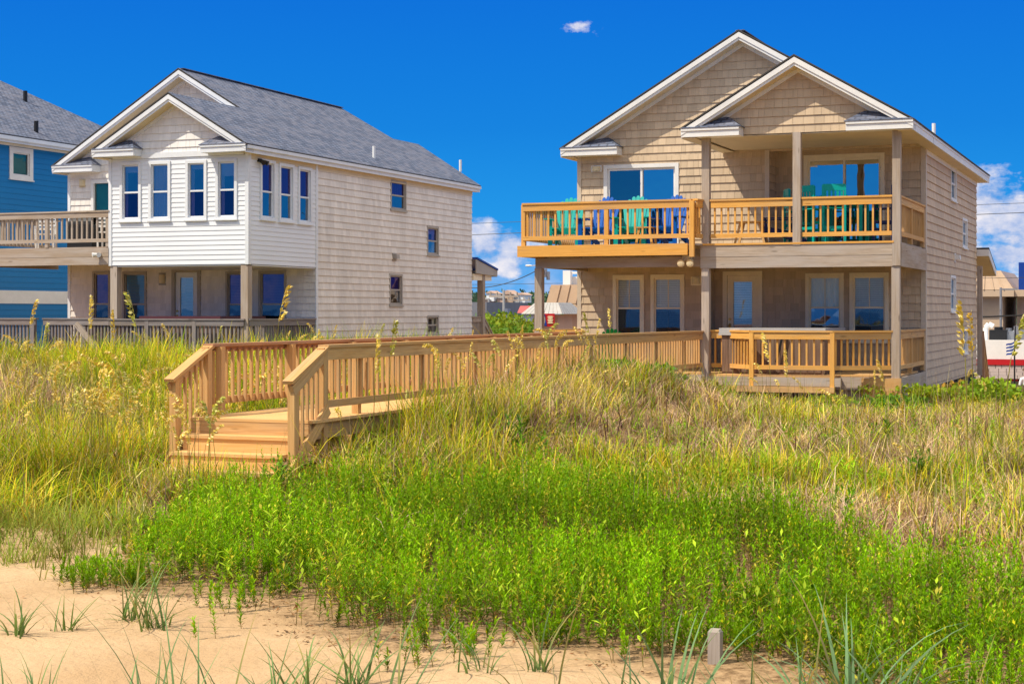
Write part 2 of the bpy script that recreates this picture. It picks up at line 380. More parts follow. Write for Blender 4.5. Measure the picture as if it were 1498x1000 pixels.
def window(fr,u0,u1,z0,z1,parent,trim,glass,blind=None,cw=.085,rail=True,mull=False,bm=None,split=.5,sash=None,deep=.5,name='window',half=False,proud=.045,glass2=None,screen=False):
    mb=MB()
    for a in ((u0,u0+cw,z0,z1),(u1-cw,u1,z0,z1),(u0+cw,u1-cw,z1-cw,z1),(u0+cw,u1-cw,z0,z0+cw*.8)): fbox(mb,fr,*a,-.06,proud)
    fbox(mb,fr,u0-.02,u1+.02,z0-.035,z0+.002,-.01,proud+.03)
    a,b,c,d=u0+cw,u1-cw,z0+cw*.8,z1-cw
    mb.face([fp(fr,a,c,-deep),fp(fr,b,c,-deep),fp(fr,b,d,-deep),fp(fr,a,d,-deep)],None,1)
    for p,q in (((a,c),(b,c)),((b,c),(b,d)),((b,d),(a,d)),((a,d),(a,c))):
        mb.face([fp(fr,*p,-.06),fp(fr,*q,-.06),fp(fr,*q,-deep),fp(fr,*p,-deep)],None,1)
    w=mb.build(name,[trim,m_lightroom if screen or blind=='curtain' and glass is m_glass else m_room],parent)  # pale room box added to bounce light onto the blinds
    sb=MB(); s=.035; zm=c+(d-c)*split
    for x in ((a,a+s,c,d),(b-s,b,c,d),(a+s,b-s,c,c+s),(a+s,b-s,d-s,d)): fbox(sb,fr,*x,-.055,-.012)
    if rail: fbox(sb,fr,a+s,b-s,zm-.022,zm+.022,-.05,-.004)
    if mull: fbox(sb,fr,(a+b)/2-.009,(a+b)/2+.009,c+s,d-s,-.045,-.028)
    sb.build('sash',sash or trim,w)
    for z_0,z_1,gm in (((c,zm,glass2 or glass),(zm,d,glass)) if rail else ((c,d,glass),)):
        k=random.uniform(-.004,.004); g=MB(); g.face([fp(fr,a,z_0,-.036+k),fp(fr,b,z_0,-.036-k),fp(fr,b,z_1,-.036),fp(fr,a,z_1,-.036)]); g.build('pane',gm,w)
    if screen:
        g=MB(); g.face([fp(fr,a,c,-.02),fp(fr,b,c,-.02),fp(fr,b,zm-.023,-.02),fp(fr,a,zm-.023,-.02)]); g.build('insect_screen',m_screen,w)
    if blind=='slats':
        bb=MB(); z=d-.03; lo=zm if half else c+.02
        while z>lo:
            bb.face([fp(fr,a+.01,z-.019,-.075),fp(fr,b-.01,z-.019,-.075),fp(fr,b-.01,z+.015,-.05),fp(fr,a+.01,z+.015,-.05)]); z-=.042
        for uu in (a+.12,b-.12): fbox(bb,fr,uu-.004,uu+.004,lo,d,-.102,-.098)
        bb.build('blind',bm or m_blind,w)
    elif blind=='curtain':
        bb=MB(); n=14; lo=zm if half else c+.02
        for i in range(n):
            e0,e1=a+(b-a)*i/n,a+(b-a)*(i+1)/n; d0=-.06-.02*(i%2); d1=-.06-.02*((i+1)%2)
            bb.face([fp(fr,e0,lo,d0),fp(fr,e1,lo,d1),fp(fr,e1,d-.01,d1),fp(fr,e0,d-.01,d0)])
        bb.build('curtain',bm or m_curtain,w)
    if blind is None:
        bb=MB(); wd=(b-a)*random.uniform(.14,.26)
        for e0,sg in ((a,1),(b,-1)):
            for i in range(5): bb.face([fp(fr,e0+sg*wd*i/5,c+.01,-.10-.02*(i%2)),fp(fr,e0+sg*wd*(i+1)/5,c+.01,-.10-.02*((i+1)%2)),fp(fr,e0+sg*wd*(i+1)/5,d-.01,-.10-.02*((i+1)%2)),fp(fr,e0+sg*wd*i/5,d-.01,-.10-.02*(i%2))])
        fbox(bb,fr,a+.01,b-.01,d-random.uniform(.06,.3)*(d-c),d-.005,-.09,-.085); bb.build('curtain',m_curtain,w)
    return w
def slider(fr,u0,u1,z0,z1,parent,trim,glass,glass1=None):
    cw=.09; mb=MB(); a,b,d=u0+cw,u1-cw,z1-cw; deep=.7; c=z0
    for x in ((u0,a,z0,z1),(b,u1,z0,z1),(a,b,d,z1)): fbox(mb,fr,*x,-.06,.04)
    mb.face([fp(fr,a,c,-deep),fp(fr,b,c,-deep),fp(fr,b,d,-deep),fp(fr,a,d,-deep)],None,1)
    for p,q in (((a,c),(b,c)),((b,c),(b,d)),((b,d),(a,d)),((a,d),(a,c))):
        mb.face([fp(fr,*p,-.06),fp(fr,*q,-.06),fp(fr,*q,-deep),fp(fr,*p,-deep)],None,1)
    w=mb.build('sliding_door',[trim,m_dark],parent); m=(a+b)/2
    for x0,x1,dd,gm in ((a,m+.03,-.02,glass1 or glass),(m-.03,b,-.055,glass)):
        sb=MB()
        for x in ((x0,x0+.05,c,d),(x1-.05,x1,c,d),(x0+.05,x1-.05,c,c+.08),(x0+.05,x1-.05,d-.05,d)): fbox(sb,fr,*x,dd-.015,dd+.02)
        sb.build('door_frame',trim,w)
        g=MB(); g.face([fp(fr,x0+.05,c+.08,dd),fp(fr,x1-.05,c+.08,dd),fp(fr,x1-.05,d-.05,dd),fp(fr,x0+.05,d-.05,dd)]); g.build('pane',gm,w)
    return w
def entry_door(fr,u0,u1,z0,z1,parent,trim,slab,glass,bm=None):
    cw=.10; mb=MB(); a,b,d=u0+cw,u1-cw,z1-cw
    for x in ((u0,a,z0,z1),(b,u1,z0,z1),(a,b,d,z1)): fbox(mb,fr,*x,-.05,.045)
    mb.face([fp(fr,a,z0,-.5),fp(fr,b,z0,-.5),fp(fr,b,d,-.5),fp(fr,a,d,-.5)],None,1)
    w=mb.build('entry_door',[trim,m_room],parent)
    sb=MB(); st=.13; lo=z0+.62
    for x in ((a+.005,a+st,z0+.01,d-.005),(b-st,b-.005,z0+.01,d-.005),(a+st,b-st,z0+.01,lo),(a+st,b-st,d-st,d-.005)): fbox(sb,fr,*x,-.05,-.008)
    for x in ((a+st,a+st+.02,lo,d-st),(b-st-.02,b-st,lo,d-st),(a+st+.02,b-st-.02,lo,lo+.02),(a+st+.02,b-st-.02,d-st-.02,d-st)): fbox(sb,fr,*x,-.04,.002)
    fbox(sb,fr,a+.12,b-.12,z0+.12,lo-.12,-.03,.0)
    sb.build('door_leaf',slab,w)
    g=MB(); g.face([fp(fr,a+st,lo,-.03),fp(fr,b-st,lo,-.03),fp(fr,b-st,d-st,-.03),fp(fr,a+st,d-st,-.03)]); g.build('pane',glass,w)
    if bm:
        bb=MB(); z=d-st-.02
        while z>lo+.02:
            bb.face([fp(fr,a+st,z-.018,-.09),fp(fr,b-st,z-.018,-.09),fp(fr,b-st,z+.016,-.06),fp(fr,a+st,z+.016,-.06)]); z-=.04
        bb.build('blind',bm,w)  # slats added behind the pane; the pale ones imitate its reflection
    h=MB(); h.cyl(fp(fr,a+.065,z0+.95,-.01),fp(fr,a+.065,z0+.95,.05),.02); h.ellipsoid(fp(fr,a+.065,z0+.95,.065),(.03,.03,.03)); h.cyl(fp(fr,a+.065,z0+1.1,-.01),fp(fr,a+.065,z0+1.1,.02),.03); h.bar(fp(fr,a+.065,z0+.85,.0),fp(fr,a+.065,z0+1.0,.0),.04,.03,(0,-1,0))
    h.build('handle',m_brass,w)
    return w
def roof_face(mb,pts,uax,th=.035,mat=0,edge=1):
    pts=[Vector(p) for p in pts]; n=Vector((0,0,0))
    for i in range(len(pts)): n+=pts[i].cross(pts[(i+1)%len(pts)])
    n.normalize()
    if n.z<0: pts=pts[::-1]; n=-n
    u=Vector(uax).normalized(); v=n.cross(u)
    mb.face(pts,[(p.dot(u),p.dot(v)) for p in pts],mat,random.random())
    lo=[p-Vector((0,0,th)) for p in pts]; mb.face(lo[::-1],None,edge,.3)
    for i in range(len(pts)):
        j=(i+1)%len(pts); mb.face([lo[i],lo[j],pts[j],pts[i]],None,edge,.3)
def rake(mb,xa,za,xe,ze,y0,wall,mat=0,smat=1):
    """barge boards, soffit and frieze along one slope; apex (xa,za), eave (xe,ze), front y0, wall plane"""
    sx=1 if xe>xa else -1
    def pr(x0,x1,dz0,dz1,ya,yb,m):
        z=lambda x: za+(ze-za)*(x-xa)/(xe-xa)
        mb.prism([(x0,ya,z(x0)+dz0),(x1,ya,z(x1)+dz0),(x1,ya,z(x1)+dz1),(x0,ya,z(x0)+dz1)],(0,yb-ya,0),m)
    pr(xa,xe,-.055,-.17,y0-.02,y0+.015,mat)
    pr(xa,xe,-.17,-.235,y0+.005,y0+.03,mat)
    pr(xa,xe-sx*.25,-.215,-.235,y0+.03,wall-.002,smat)
    pr(xa,xe-sx*.25,-.236,-.33,wall-.03,wall-.004,mat)
def eave_return(mb,x0,x1,ze,y0,wall,mat=0,rm=1,sm_=2,h=.24):
    """boxed eave return with its little hipped roof; x0 = outer end, x1 = inner end"""
    s=1 if x1>x0 else -1
    mb.box(min(x0,x1),max(x0,x1),y0-.01,wall-.004,ze-.205,ze-.075,mat,.5)
    mb.box(min(x0,x1)-.0,max(x0,x1)+.0,y0-.035,wall-.004,ze-.075,ze-.012,mat,.8)
    a=(x0,y0-.045,ze-.008); b=(x1+s*.03,y0-.045,ze-.008); c=(x1+s*.03,wall-.005,ze-.008); d=(x1-s*.33,wall-.005,ze+h); e=(x0,wall-.005,ze+.01)
    for q in ((a,b,d),(a,d,e),(b,c,d)):
        if (Vector(q[1])-Vector(q[0])).cross(Vector(q[2])-Vector(q[0])).z<0: q=q[::-1]
        roof_face(mb,q,(1,0,0),.015,rm,rm)
def corner_board(mb,x,y,z0,z1,w=.10,mat=0,sides=('f','r')):
    if 'f' in sides: mb.box(x-w+.026,x+.026,y-.030,y+.002,z0,z1,mat)
    if 'r' in sides: mb.box(x+.001,x+.030,y+.003,y+w,z0,z1,mat)
    if 'l' in sides: mb.box(x-.026,x+w-.026,y-.030,y+.002,z0,z1,mat)
    if 'L' in sides: mb.box(x-.030,x-.001,y+.003,y+w,z0,z1,mat)
def railing(parent,pts,mat,h=.92,post_at=(),spacing=.14,bw=.036,bot=.12,post_w=.09,cap=.14,mat_post=None,name='railing',post_drop=.0,out=1,pickets=False,capmat=None,skirt=.14):
    """pts: deck-level polyline [(x,y,z)..]; rail, cap, balusters, posts"""
    mb=MB(); bal=MB(); lo=MB()
    for p,q in zip(pts,pts[1:]):
        p=Vector(p);q=Vector(q); d=(q-p); L=d.length; dn=d.normalized(); hn=Vector((dn.x,dn.y,0)).normalized(); sd=Vector((hn.y,-hn.x,0))*out
        up=Vector((0,0,1))
        mb.bar(p+up*(h-.02)-dn*.02,q+up*(h-.02)+dn*.02,cap,.038)
        mb.bar(p+up*(h-.038-skirt/2)+sd*.03,q+up*(h-.038-skirt/2)+sd*.03,.038,skirt+.002)
        lo.bar(p+up*(bot+.045)+sd*.03,q+up*(bot+.045)+sd*.03,.038,.09)
        n=max(1,int(round(L/spacing)))
        for i in range(n):
            c=p+d*((i+.5)/n); o=-sd*.008 if not pickets else sd*.0
            z0=bot+.01; z1=h-.05-(.03 if not pickets else .05)
            if pickets:
                t0=random.random()
                a=c+up*(bot-.0)-sd*.012; b=c+up*(h-.045-skirt*.55)-sd*.012
                bal.bar(a,b,.036,.036,hn,0,t0)
            else: bal.bar(c+up*z0+o,c+up*z1+o,bw,bw,hn)
    o=mb.build(name,capmat or mat,parent); bal.build('baluster_row',mat,o); lo.build('bottom_rail',mat,o)
    for x in post_at:
        x=Vector(x); pb=MB(); pb.box(x.x-post_w/2,x.x+post_w/2,x.y-post_w/2,x.y+post_w/2,x.z-post_drop,x.z+h-.042); pb.build('railing_post',mat_post or mat,o)
    return o
def deck_boards(mb,x0,x1,y0,y1,z,along='x',w=.14,th=.035,gap=.006):
    if along=='x':
        y=y0
        while y<y1-.02: mb.box(x0,x1,y,min(y+w-gap,y1),z-th,z); y+=w
    else:
        x=x0
        while x<x1-.02: mb.box(x,min(x+w-gap,x1),y0,y1,z-th,z); x+=w
# ================================================================== RIGHT HOUSE (tan)
YW,YR,YP=36.9,37.6,33.92; XL,XR,XN=-13.14,-5.15,-8.55
rh=empty('beach_house',(-9.1,YW,-.5),'tan shingled two storey beach house with new orange pine deck railings, on the right','house')
ZE=5.19; AX,AZ=-9.14,7.71; SX,SZ=-7.23,6.605; EL,ER,SL=-13.45,-4.82,-9.64; YM0,YS0=36.51,33.53; YB=48.26
f36=frame('front',YW); f37=frame('front',YR); f33=frame('front',YP); fR=frame('right',XR); fN=frame('right',XN); fN2=frame('right',-9.5)
w_sl1=(-12.50,-10.66,2.72,4.77); w_sl2=(-7.88,-6.04,2.72,4.90)
w1=(-12.27,-11.50,.62,2.17); w2=(-11.34,-10.52,.62,2.17); wd=(-9.33,-8.82,0,0)
dr=(-9.80+.0,-8.84,.03,2.25); w3=(-7.84,-6.96,.62,2.19); w4=(-6.83,-5.95,.62,2.19)
dr=(-9.46+.02,-8.84,.03,2.25)
dr=(-9.79,-8.85,.03,2.25)
XSTEP=-10.0
fN2=frame('right',XSTEP)
def main_poly(): return [(XL,4.95),(XR,4.95),(XR,ZE-.235+ .587*.33-.0),(AX,AZ-.25),(XL,ZE-.235+.587*.31)]
mb=MB()
shake(mb,f36,[(XL,2.45),(XN,2.45),(XN,4.95),(XL,4.95)],[ins(w_sl1)],zb=.02)
shake(mb,f36,main_poly(),[],zb=.02)
shake(mb,f36,[(XL,-.3),(XSTEP,-.3),(XSTEP,2.45),(XL,2.45)],[ins(w1),ins(w2)],zb=.02)
shake(mb,f37,[(XSTEP,-.3),(XR,-.3),(XR,2.68),(XSTEP,2.68)],[ins(dr),ins(w3),ins(w4)],zb=.02)
shake(mb,f37,[(XN,2.68),(XR,2.68),(XR,5.0),(XN,5.0)],[ins(w_sl2)],zb=.02)
shake(mb,fN,[(YW,2.68),(YR,2.68),(YR,5.0),(YW,5.0)],[],zb=.02)
shake(mb,fN2,[(YW,-.3),(YR,-.3),(YR,2.6),(YW,2.6)],[],zb=.02)
shake(mb,f33,[(-9.36,5.03),(-5.1,5.03),(-5.1,5.22),(SX,SZ-.25),(-9.36,5.22)],[],zb=.02)
mb.build('front_wall',m_tan,rh)
sw=[atX(1394,243,XR),atX(1404,298,XR)]
def side_open(pa,pb,xx): a=atX(*pa,xx); b=atX(*pb,xx); return (a[1],b[1],b[2],a[2])
so=[side_open((1390,240),(1398,296),XR),side_open((1407,318),(1414,364),XR),side_open((1389.5,402),(1397,456),XR),side_open((1408,480),(1414,516),XR)]
mb=MB(); shake(mb,fR,[(YR,-.42),(47.96,-.42),(47.96,5.0),(YR,5.0)],[ins(o,.02) for o in so],zb=.02); mb.build('side_wall',m_tan,rh)
mb=MB(); mb.box(XR-.2,XR-.12,YR+.1,47.9,-2.6,-.43); mb.build('crawl_space_shade',m_dark,rh)  # near-black slab standing in for the shade under the floor
for yy in (YR+.2,40.2,42.8,45.4,47.8): mb=MB(); mb.box(XR-.11,XR+.0,yy-.08,yy+.08,-2.8,-.425); mb.build('piling',m_old,rh)
mb=MB()
mb.box(XL-.0,XL+.02,YW+.12,47.9,-.4,5.0); mb.box(XL,XR-.02,47.9,47.96,-.4,5.0); mb.build('back_wall',m_tan,rh)
for o in so: window(fR,*o,rh,m_white,m_glass_d,cw=.07,deep=.3,proud=.03)
slider(f36,*w_sl1,rh,m_white,m_glass_up,m_glass_grey); slider(f37,*w_sl2,rh,m_tantrim,m_glass_up)
window(f36,*w1,rh,m_tantrim,m_glass,'slats',mull=True,screen=True); window(f36,*w2,rh,m_tantrim,m_glass,'slats',mull=True,screen=True)
window(f37,*w3,rh,m_tantrim,m_glass,'curtain',mull=True,half=True,bm=m_curtain,glass2=m_glass_d); window(f37,*w4,rh,m_tantrim,m_glass,'slats',mull=True,screen=True)
entry_door(f37,*dr,rh,m_tantrim,m_tantrim,m_glass_door,m_door_sheen)
# corner boards
for a in ((XR,YR,-.42,4.99,.11),(XL,YW,-.3,4.99,.10,0,('l','L')),(XN,YW,2.75,4.99,.10,0,('f',))): mb=MB(); corner_board(mb,*a); mb.build('corner_board',m_cornertan,rh)
# roof
mb=MB(); e=.03
roof_face(mb,[(EL-e,YM0-e,ZE-.587*e),(AX,YM0-e,AZ),(AX,YB,AZ),(EL-e,YB,ZE-.587*e)],(0,1,0))
roof_face(mb,[(AX,YM0-e,AZ),(ER+e,YM0-e,ZE-.587*e),(ER+e,YB,ZE-.587*e),(AX,YB,AZ)],(0,1,0))
roof_face(mb,[(SX,YS0-e,SZ),(ER+e,YS0-e,ZE-.587*e),(ER+e,YM0-e-.002,ZE-.587*e),(SX,YM0-e-.002,SZ)],(0,1,0))
roof_face(mb,[(SL-e,YS0-e,ZE-.587*e),(SX,YS0-e,SZ),(SX,YW+.02,SZ),(SL-e,YW-.035,ZE-.587*e)],(0,1,0))
mb.bar((AX,YM0+.1,AZ),(AX,YB,AZ),.2,.02)
rf=mb.build('roof',[m_roof,m_edge],rh)
mb=MB()
rake(mb,AX,AZ,EL,ZE,YM0,YW); rake(mb,AX,AZ,ER,ZE,YM0,YW); rake(mb,SX,SZ,SL,ZE,YS0,YP); rake(mb,SX,SZ,ER,ZE,YS0,YP)
mb.box(ER-.03,ER,YS0+.02,YB,ZE-.235,ZE-.055,0); mb.box(ER-.005,ER+.012,YS0+.02,YB,ZE-.105,ZE-.05,0)
mb.box(SL,SL+.03,YS0+.02,YW-.05,ZE-.235,ZE-.055,0); mb.box(EL,EL+.03,YM0+.02,YB,ZE-.235,ZE-.055,0)
mb.box(XR+.004,ER-.03,YS0+.03,YB,ZE-.232,ZE-.215,1); mb.box(SL+.03,-9.34,YS0+.03,YW-.03,ZE-.232,ZE-.215,1); mb.box(EL+.03,XL-.03,YM0+.03,YB,ZE-.232,ZE-.215,1)
mb.box(XR+.005,XR+.03,YR+.15,47.96,4.84,4.953,0)           # frieze
mb.build('roof_trim',[m_white,m_soffit],rf)
for a in ((EL,EL+1.40,ZE,YM0,YW),(ER,ER-1.35,ZE,YS0,YP),(SL,SL+1.25,ZE,YS0,YP)): mb=MB(); eave_return(mb,*a); mb.build('eave_return',[m_white,m_roof,m_soffit],rf)
for (x,y,z0,z1) in ((-5.35,40.6,5.4,5.85),):
    mb=MB(); mb.cyl((x,y,z0),(x,y,z1),.045); mb.build('vent_pipe',m_pvc,rf,smooth=False)
# porch ceilings, posts, beams
mb=MB(); mb.box(-9.34,XR+.0,YP+.012,YR-.005,5.0,5.02); mb.build('porch_ceiling',m_soffit,rh)
for x,y,z0,z1 in ((-9.2,YP,-.8,2.22),(-9.2,YP+.01,2.7,5.0),(-7.24,YP-.03,2.68,5.03),(-5.2,YP-.03,2.24,5.0),(-5.22,YP,-.8,2.24),(-13.02,33.98,-.7,2.26)):
    mb=MB(); w=.082 if x>-13 else .085; mb.box(x-w,x+w,y-w,y+w,z0,z1); mb.build('porch_post',m_old,rh)
mb=MB()
mb.box(-9.3,-5.12,YP-.10,YP-.055,2.462,2.70); mb.box(-9.3,-5.12,YP-.095,YP-.05,2.225,2.458)
mb.box(-5.15,-5.105,YP-.05,YR-.03,2.225,2.69); mb.box(-13.1,-9.3,33.93,34.03,2.262,2.48); mb.box(-13.02,-12.9,34.03,36.88,2.27,2.47)
mb.build('deck_beam',m_old,rh)
mb=MB()
for i in range(10): 
    x=-12.9+i*.83; mb.box(x-.02,x+.02,34.05,36.85 if x<XN else 37.55,2.47,2.66)
deck_boards(mb,-9.25,-5.2,YP-.06,YR-.03,2.74); deck_boards(mb,-13.24,-9.25,33.56,YW-.03,2.74)
mb.build('upper_deck',m_old,rh)
mb=MB(); mb.box(-13.34,-9.48,33.45,33.495,2.50,2.745); mb.box(-13.30,-13.255,33.50,YW-.03,2.50,2.74); mb.box(-9.27,-5.25,YP-.12,YP-.06,2.705,2.745); mb.build('deck_rim',m_new,rh)
D2=2.74
railing(rh,[(-13.22,33.53,D2),(-9.42,33.53,D2)],m_new,.94,[(-13.22,33.54,D2),(-11.30,33.53,D2)],.165,name='deck_railing')
railing(rh,[(-9.37,33.5,D2-.26),(-9.37,33.50,D2-.26)],m_new,1.2,[(-9.37,33.52,D2-.26)],name='deck_railing') if False else None
o=railing(rh,[(-9.34,33.55,D2),(-9.30,33.86,D2)],m_new,.945,[],.1,name='deck_railing')
pb=MB(); pb.box(-9.44,-9.34,33.44,33.54,2.46,D2+.90); pb.build('railing_post',m_new,o)
railing(rh,[(-9.08,YP-.02,D2),(-7.33,YP-.02,D2)],m_new,.94,[],.145,name='deck_railing'); railing(rh,[(-7.14,YP-.02,D2),(-5.3,YP-.02,D2)],m_new,.94,[],.15,name='deck_railing')
railing(rh,[(-5.2,YP+.12,D2),(-5.2,YR-.05,D2)],m_walk,.94,[(-5.2,35.7,D2),(-5.2,YR-.08,D2)],.14,name='deck_railing',out=1)
railing(rh,[(-13.22,33.62,D2),(-13.22,YW-.05,D2)],m_walk,.94,[],.14,name='deck_railing',out=-1)
# lower deck
mb=MB(); deck_boards(mb,-13.2,-5.2,YP-.02,YW-.03,0.); deck_boards(mb,-8.95,-6.35,33.2,YP-.03,0.); mb.build('lower_deck',m_walk,rh)
mb=MB(); mb.box(-13.2,-5.12,YP-.06,YP-.025,-.30,-.04,0); mb.box(-9.1,-6.2,33.14,33.18,-.21,-.035); mb.box(-5.16,-5.115,YP,YR-.03,-.55,-.04); mb.box(-7.0,-5.1,YP+.06,YP+.11,-.62,-.31); mb.build('deck_rim',m_old,rh)
mb=MB(); mb.box(-8.75,-6.32,33.10,33.135,-.34,-.22); mb.box(-5.9,-5.1,YP-.12,YP-.065,-.52,-.05); mb.build('deck_rim',m_walk,rh)
P=[atY(1061,485,YP+.1),atY(1100,485,33.2),atY(1218,488,33.2),(-5.3,YP-.02,0)]
P=[(p[0],p[1],0.) for p in P]
P0=(-9.1,YP+.1,0.)
railing(rh,[P0,P[0]],m_new,.92,[P[0]],.14,name='porch_railing',post_drop=.3); railing(rh,[P[0],P[1]],m_new,.92,[(P[1][0],P[1][1]-.02,0)],.13,name='porch_railing',post_drop=.36)
railing(rh,[P[1],P[2]],m_new,.92,[(P[2][0],P[2][1]-.02,0)],.145,name='porch_railing',post_drop=.36); railing(rh,[P[2],P[3]],m_new,.92,[],.13,name='porch_railing')
railing(rh,[(-5.2,YP+.12,0),(-5.2,YR-.05,0)],m_walk,.92,[(-5.2,35.7,0),(-5.2,YR-.08,0)],.14,name='porch_railing')
railing(rh,[(-13.15,34.1,0),(-12.05,34.1,0)],m_new,.90,[(-12.1,34.1,0)],.14,name='porch_railing'); railing(rh,[(-13.15,34.1,0),(-13.15,36.85,0)],m_walk,.90,[],.14,name='porch_railing')
# lamps and vents
f=MB(); f.box(-9.72,-9.50,33.9,33.935,2.40,2.50); fl=f.build('floodlight',m_lamp,rh)
for dx in (-.10,.10):
    h=MB(); c=Vector((-9.61+dx,33.80,2.36)); h.cyl((-9.61+dx*.5,33.9,2.44),c+Vector((0,.05,.02)),.03); h.cyl(c+Vector((0,.06,.03)),c+Vector((0,-.05,-.03)),.05,.085,14); h.ellipsoid(c+Vector((0,-.05,-.03)),(.08,.03,.08)); h.build('lamp_head',m_lamp,fl)
def wall_light(fr,u,z,parent,mat=m_lamp,w=.12,h=.11,name='porch_light',back=m_tantrim):
    b=MB(); fbox(b,fr,u-w,u+w,z-h,z+h,.0,.03); o=b.build(name,back,parent)
    g=MB(); c=fp(fr,u,z,.03); ax=fr[1]; 
    for k in range(8):
        a0,a1=math.pi*k/8,math.pi*(k+1)/8
        q=lambda a,zz: c+ax*(math.cos(a)*w*.8)+fr[2]*(math.sin(a)*.08)+Vector((0,0,zz))
        g.face([q(a1,-h*.7),q(a0,-h*.7),q(a0,h*.7),q(a1,h*.7)]); g.face([q(a1,h*.7),q(a0,h*.7),c+Vector((0,0,h*.7))])
    g.build('lamp_glass',mat,o); return o
p=atY(1022,411,YW); wall_light(f36,p[0]-.05,p[2],rh,m_lamp,.13,.10)
p=atY(873,247,YW); wall_light(f36,p[0],p[2],rh,m_lamp,.13,.075,back=m_white)
p=atY(1040,462,YR)
def wall_vent(fr,u,z,parent,mat):
    b=MB(); fbox(b,fr,u-.13,u+.13,z-.11,z+.11,.0,.03); 
    pts=[fp(fr,u-.10,z-.05,.03),fp(fr,u-.10,z+.09,.03),fp(fr,u-.10,z+.07,.14),fp(fr,u-.10,z-.05,.16)]
    b.prism(pts,fr[1]*.20); return b.build('dryer_vent',mat,parent)
p=atX(1396,377,XR); wall_vent(fR,p[1],p[2],rh,m_white)
# rear porch roof and stair seen past the back corner
a=atX(1428,366,XR-.0)
a=atY(1447,362,48.0); xo=a[0]; b=atX(1457.5,393,xo); z0,z1,y0,y1=a[2],b[2],48.0,b[1]
mb=MB()
roof_face(mb,[(XR-3,y0,z0),(xo,y0,z0),(xo,y1,z1),(XR-3,y1,z1)],(1,0,0),.04,1,2)
mb.prism([(xo-.03,y0,z0-.05),(xo-.03,y1,z1-.05),(xo-.03,y1,z1-.22),(xo-.03,y0,z0-.24)],(.03,0,0),0)
mb.box(XR-.02,xo-.031,y0-.02,y0+.02,z0-.24,z0-.05,0); mb.box(XR-3,xo-.031,y1-.03,y1,z1-.22,z1-.05,0)
mb.prism([(XR-3,y0+.03,z0-.22),(XR-3,y1-.03,z1-.2),(XR-3,y1-.03,z1-.215),(XR-3,y0+.03,z0-.235)],(xo-XR+2.96,0,0),3)
mb.build('rear_porch_roof',[m_white,m_roof,m_black,m_soffit],rh)
mb=MB(); mb.box(-5.14,-5.0,48.1,48.24,-.5,2.6); mb.build('porch_post',m_old,rh)
A=Vector(atD(1437,486,46.6)); B=Vector(atD(1449,588,47.6)); up=Vector((0,0,1)); d_=B-A
mb=MB(); mb.bar(A,B,.09,.05); mb.bar(A-up*.10,B-up*.10,.04,.10)
for k in range(9): q=A+d_*((k+.5)/9); mb.bar(q-up*.95,q-up*.05,.035,.035,(0,1,0))
o=mb.build('stair_railing',m_walk,rh)
mb=MB(); mb.bar(A-up*.98,B-up*.98,.05,.26)
for k in range(8): q=A+d_*((k+.5)/8)-up*.95; mb.box(q.x-1.0,q.x,q.y-.13,q.y+.13,q.z-.02,q.z+.02)
for q in (A,B): mb.box(q.x-.05,q.x+.05,q.y-.05,q.y+.05,q.z-1.3,q.z+.04)
mb.build('rear_stair',m_rail_red,rh)
# ================================================================== LEFT HOUSE (cream and white)
lh=empty('beach_house',(-25,38.4,0),'cream shingled two storey beach house with white clapboard enclosed upper porch, left of the boardwalk','house')
BY,MY,LX,LL,BL=34.98,38.41,-21.07,-28.98,-25.13
LZ=5.42; LA,LAZ=-25.08,7.93; LS,LSZ=-23.12,6.752; LEL,LER,LSL=-29.26,-20.90,-25.40; LM0,LS0=38.02,34.60; LYB=49.14
fb=frame('front',BY); fm=frame('front',MY); fx=frame('right',LX); fbl=frame('left',BL)
W=lambda a,b,y:(atY(*a,y)[0],atY(*b,y)[0],atY(*b,y)[2],atY(*a,y)[2])
bw=[W((176,238),(207,323),BY),W((218,236.5),(250,322),BY),W((272,235),(303,321),BY),W((316,233),(347.5,320),BY)]
sd=[side_open((379.5,232),(401.5,322.5),LX),side_open((407,238),(429,325.5),LX),side_open((435,243),(455,328.5),LX)]
sw=[side_open((570.5,262),(593.5,309.5),LX),side_open((624,330),(641,374),LX),side_open((569,400),(588,447),LX),side_open((624,461),(641,489),LX)]
lw=[W((136,397),(162,462),MY),W((180,397.5),(215,462),MY),W((331,397),(363,462),MY),W((379,396),(419.5,462),MY)]
lw=[(a,b,.62,d) for a,b,c,d in lw]
ld=W((252,393),(294,462),MY); ld=(ld[0],ld[1],.22,ld[3])
us=(atY(134,264,MY)[0],BL-.05+.6,2.95,atY(134,264,MY)[2])
mb=MB()
shake(mb,fm,[(LL,-.2),(LX,-.2),(LX,2.6),(LL,2.6)],[ins(o) for o in lw]+[ins(ld)],zb=.05)
shake(mb,fm,[(LL,2.6),(BL+.6,2.6),(BL+.6,5.15),(LL,5.15)],[ins(us)],zb=.05)
shake(mb,fm,[(LL,5.15),(LX,5.15),(LX,5.22),(LA,LAZ-.26),(LL,5.32)],[],zb=.05)
mb.build('front_wall',m_cream,lh)
mb=MB(); shake(mb,fb,[(BL,5.30),(LX,5.30),(LX,5.31),(LS,LSZ-.27),(BL,5.34)],[],zb=.05); mb.build('gable_wall',m_cream_lit,lh)
mb=MB(); shake(mb,fx,[(MY,-.3),(48.84,-.3),(48.84,5.22),(MY,5.22)],[ins(o,.02) for o in sw],zb=.05); mb.build('side_wall',m_cream,lh)
mb=MB(); mb.box(LL,LL+.02,MY+.12,48.8,-.3,5.22); mb.box(LL,LX-.02,48.78,48.84,-.3,5.2); mb.build('back_wall',m_cream,lh)
mb=MB()
shake(mb,fb,[(BL,2.48),(LX,2.48),(LX,5.16),(BL,5.16)],[ins(o) for o in bw],zb=2.48,expo=.12,lap=.014,wr=None)
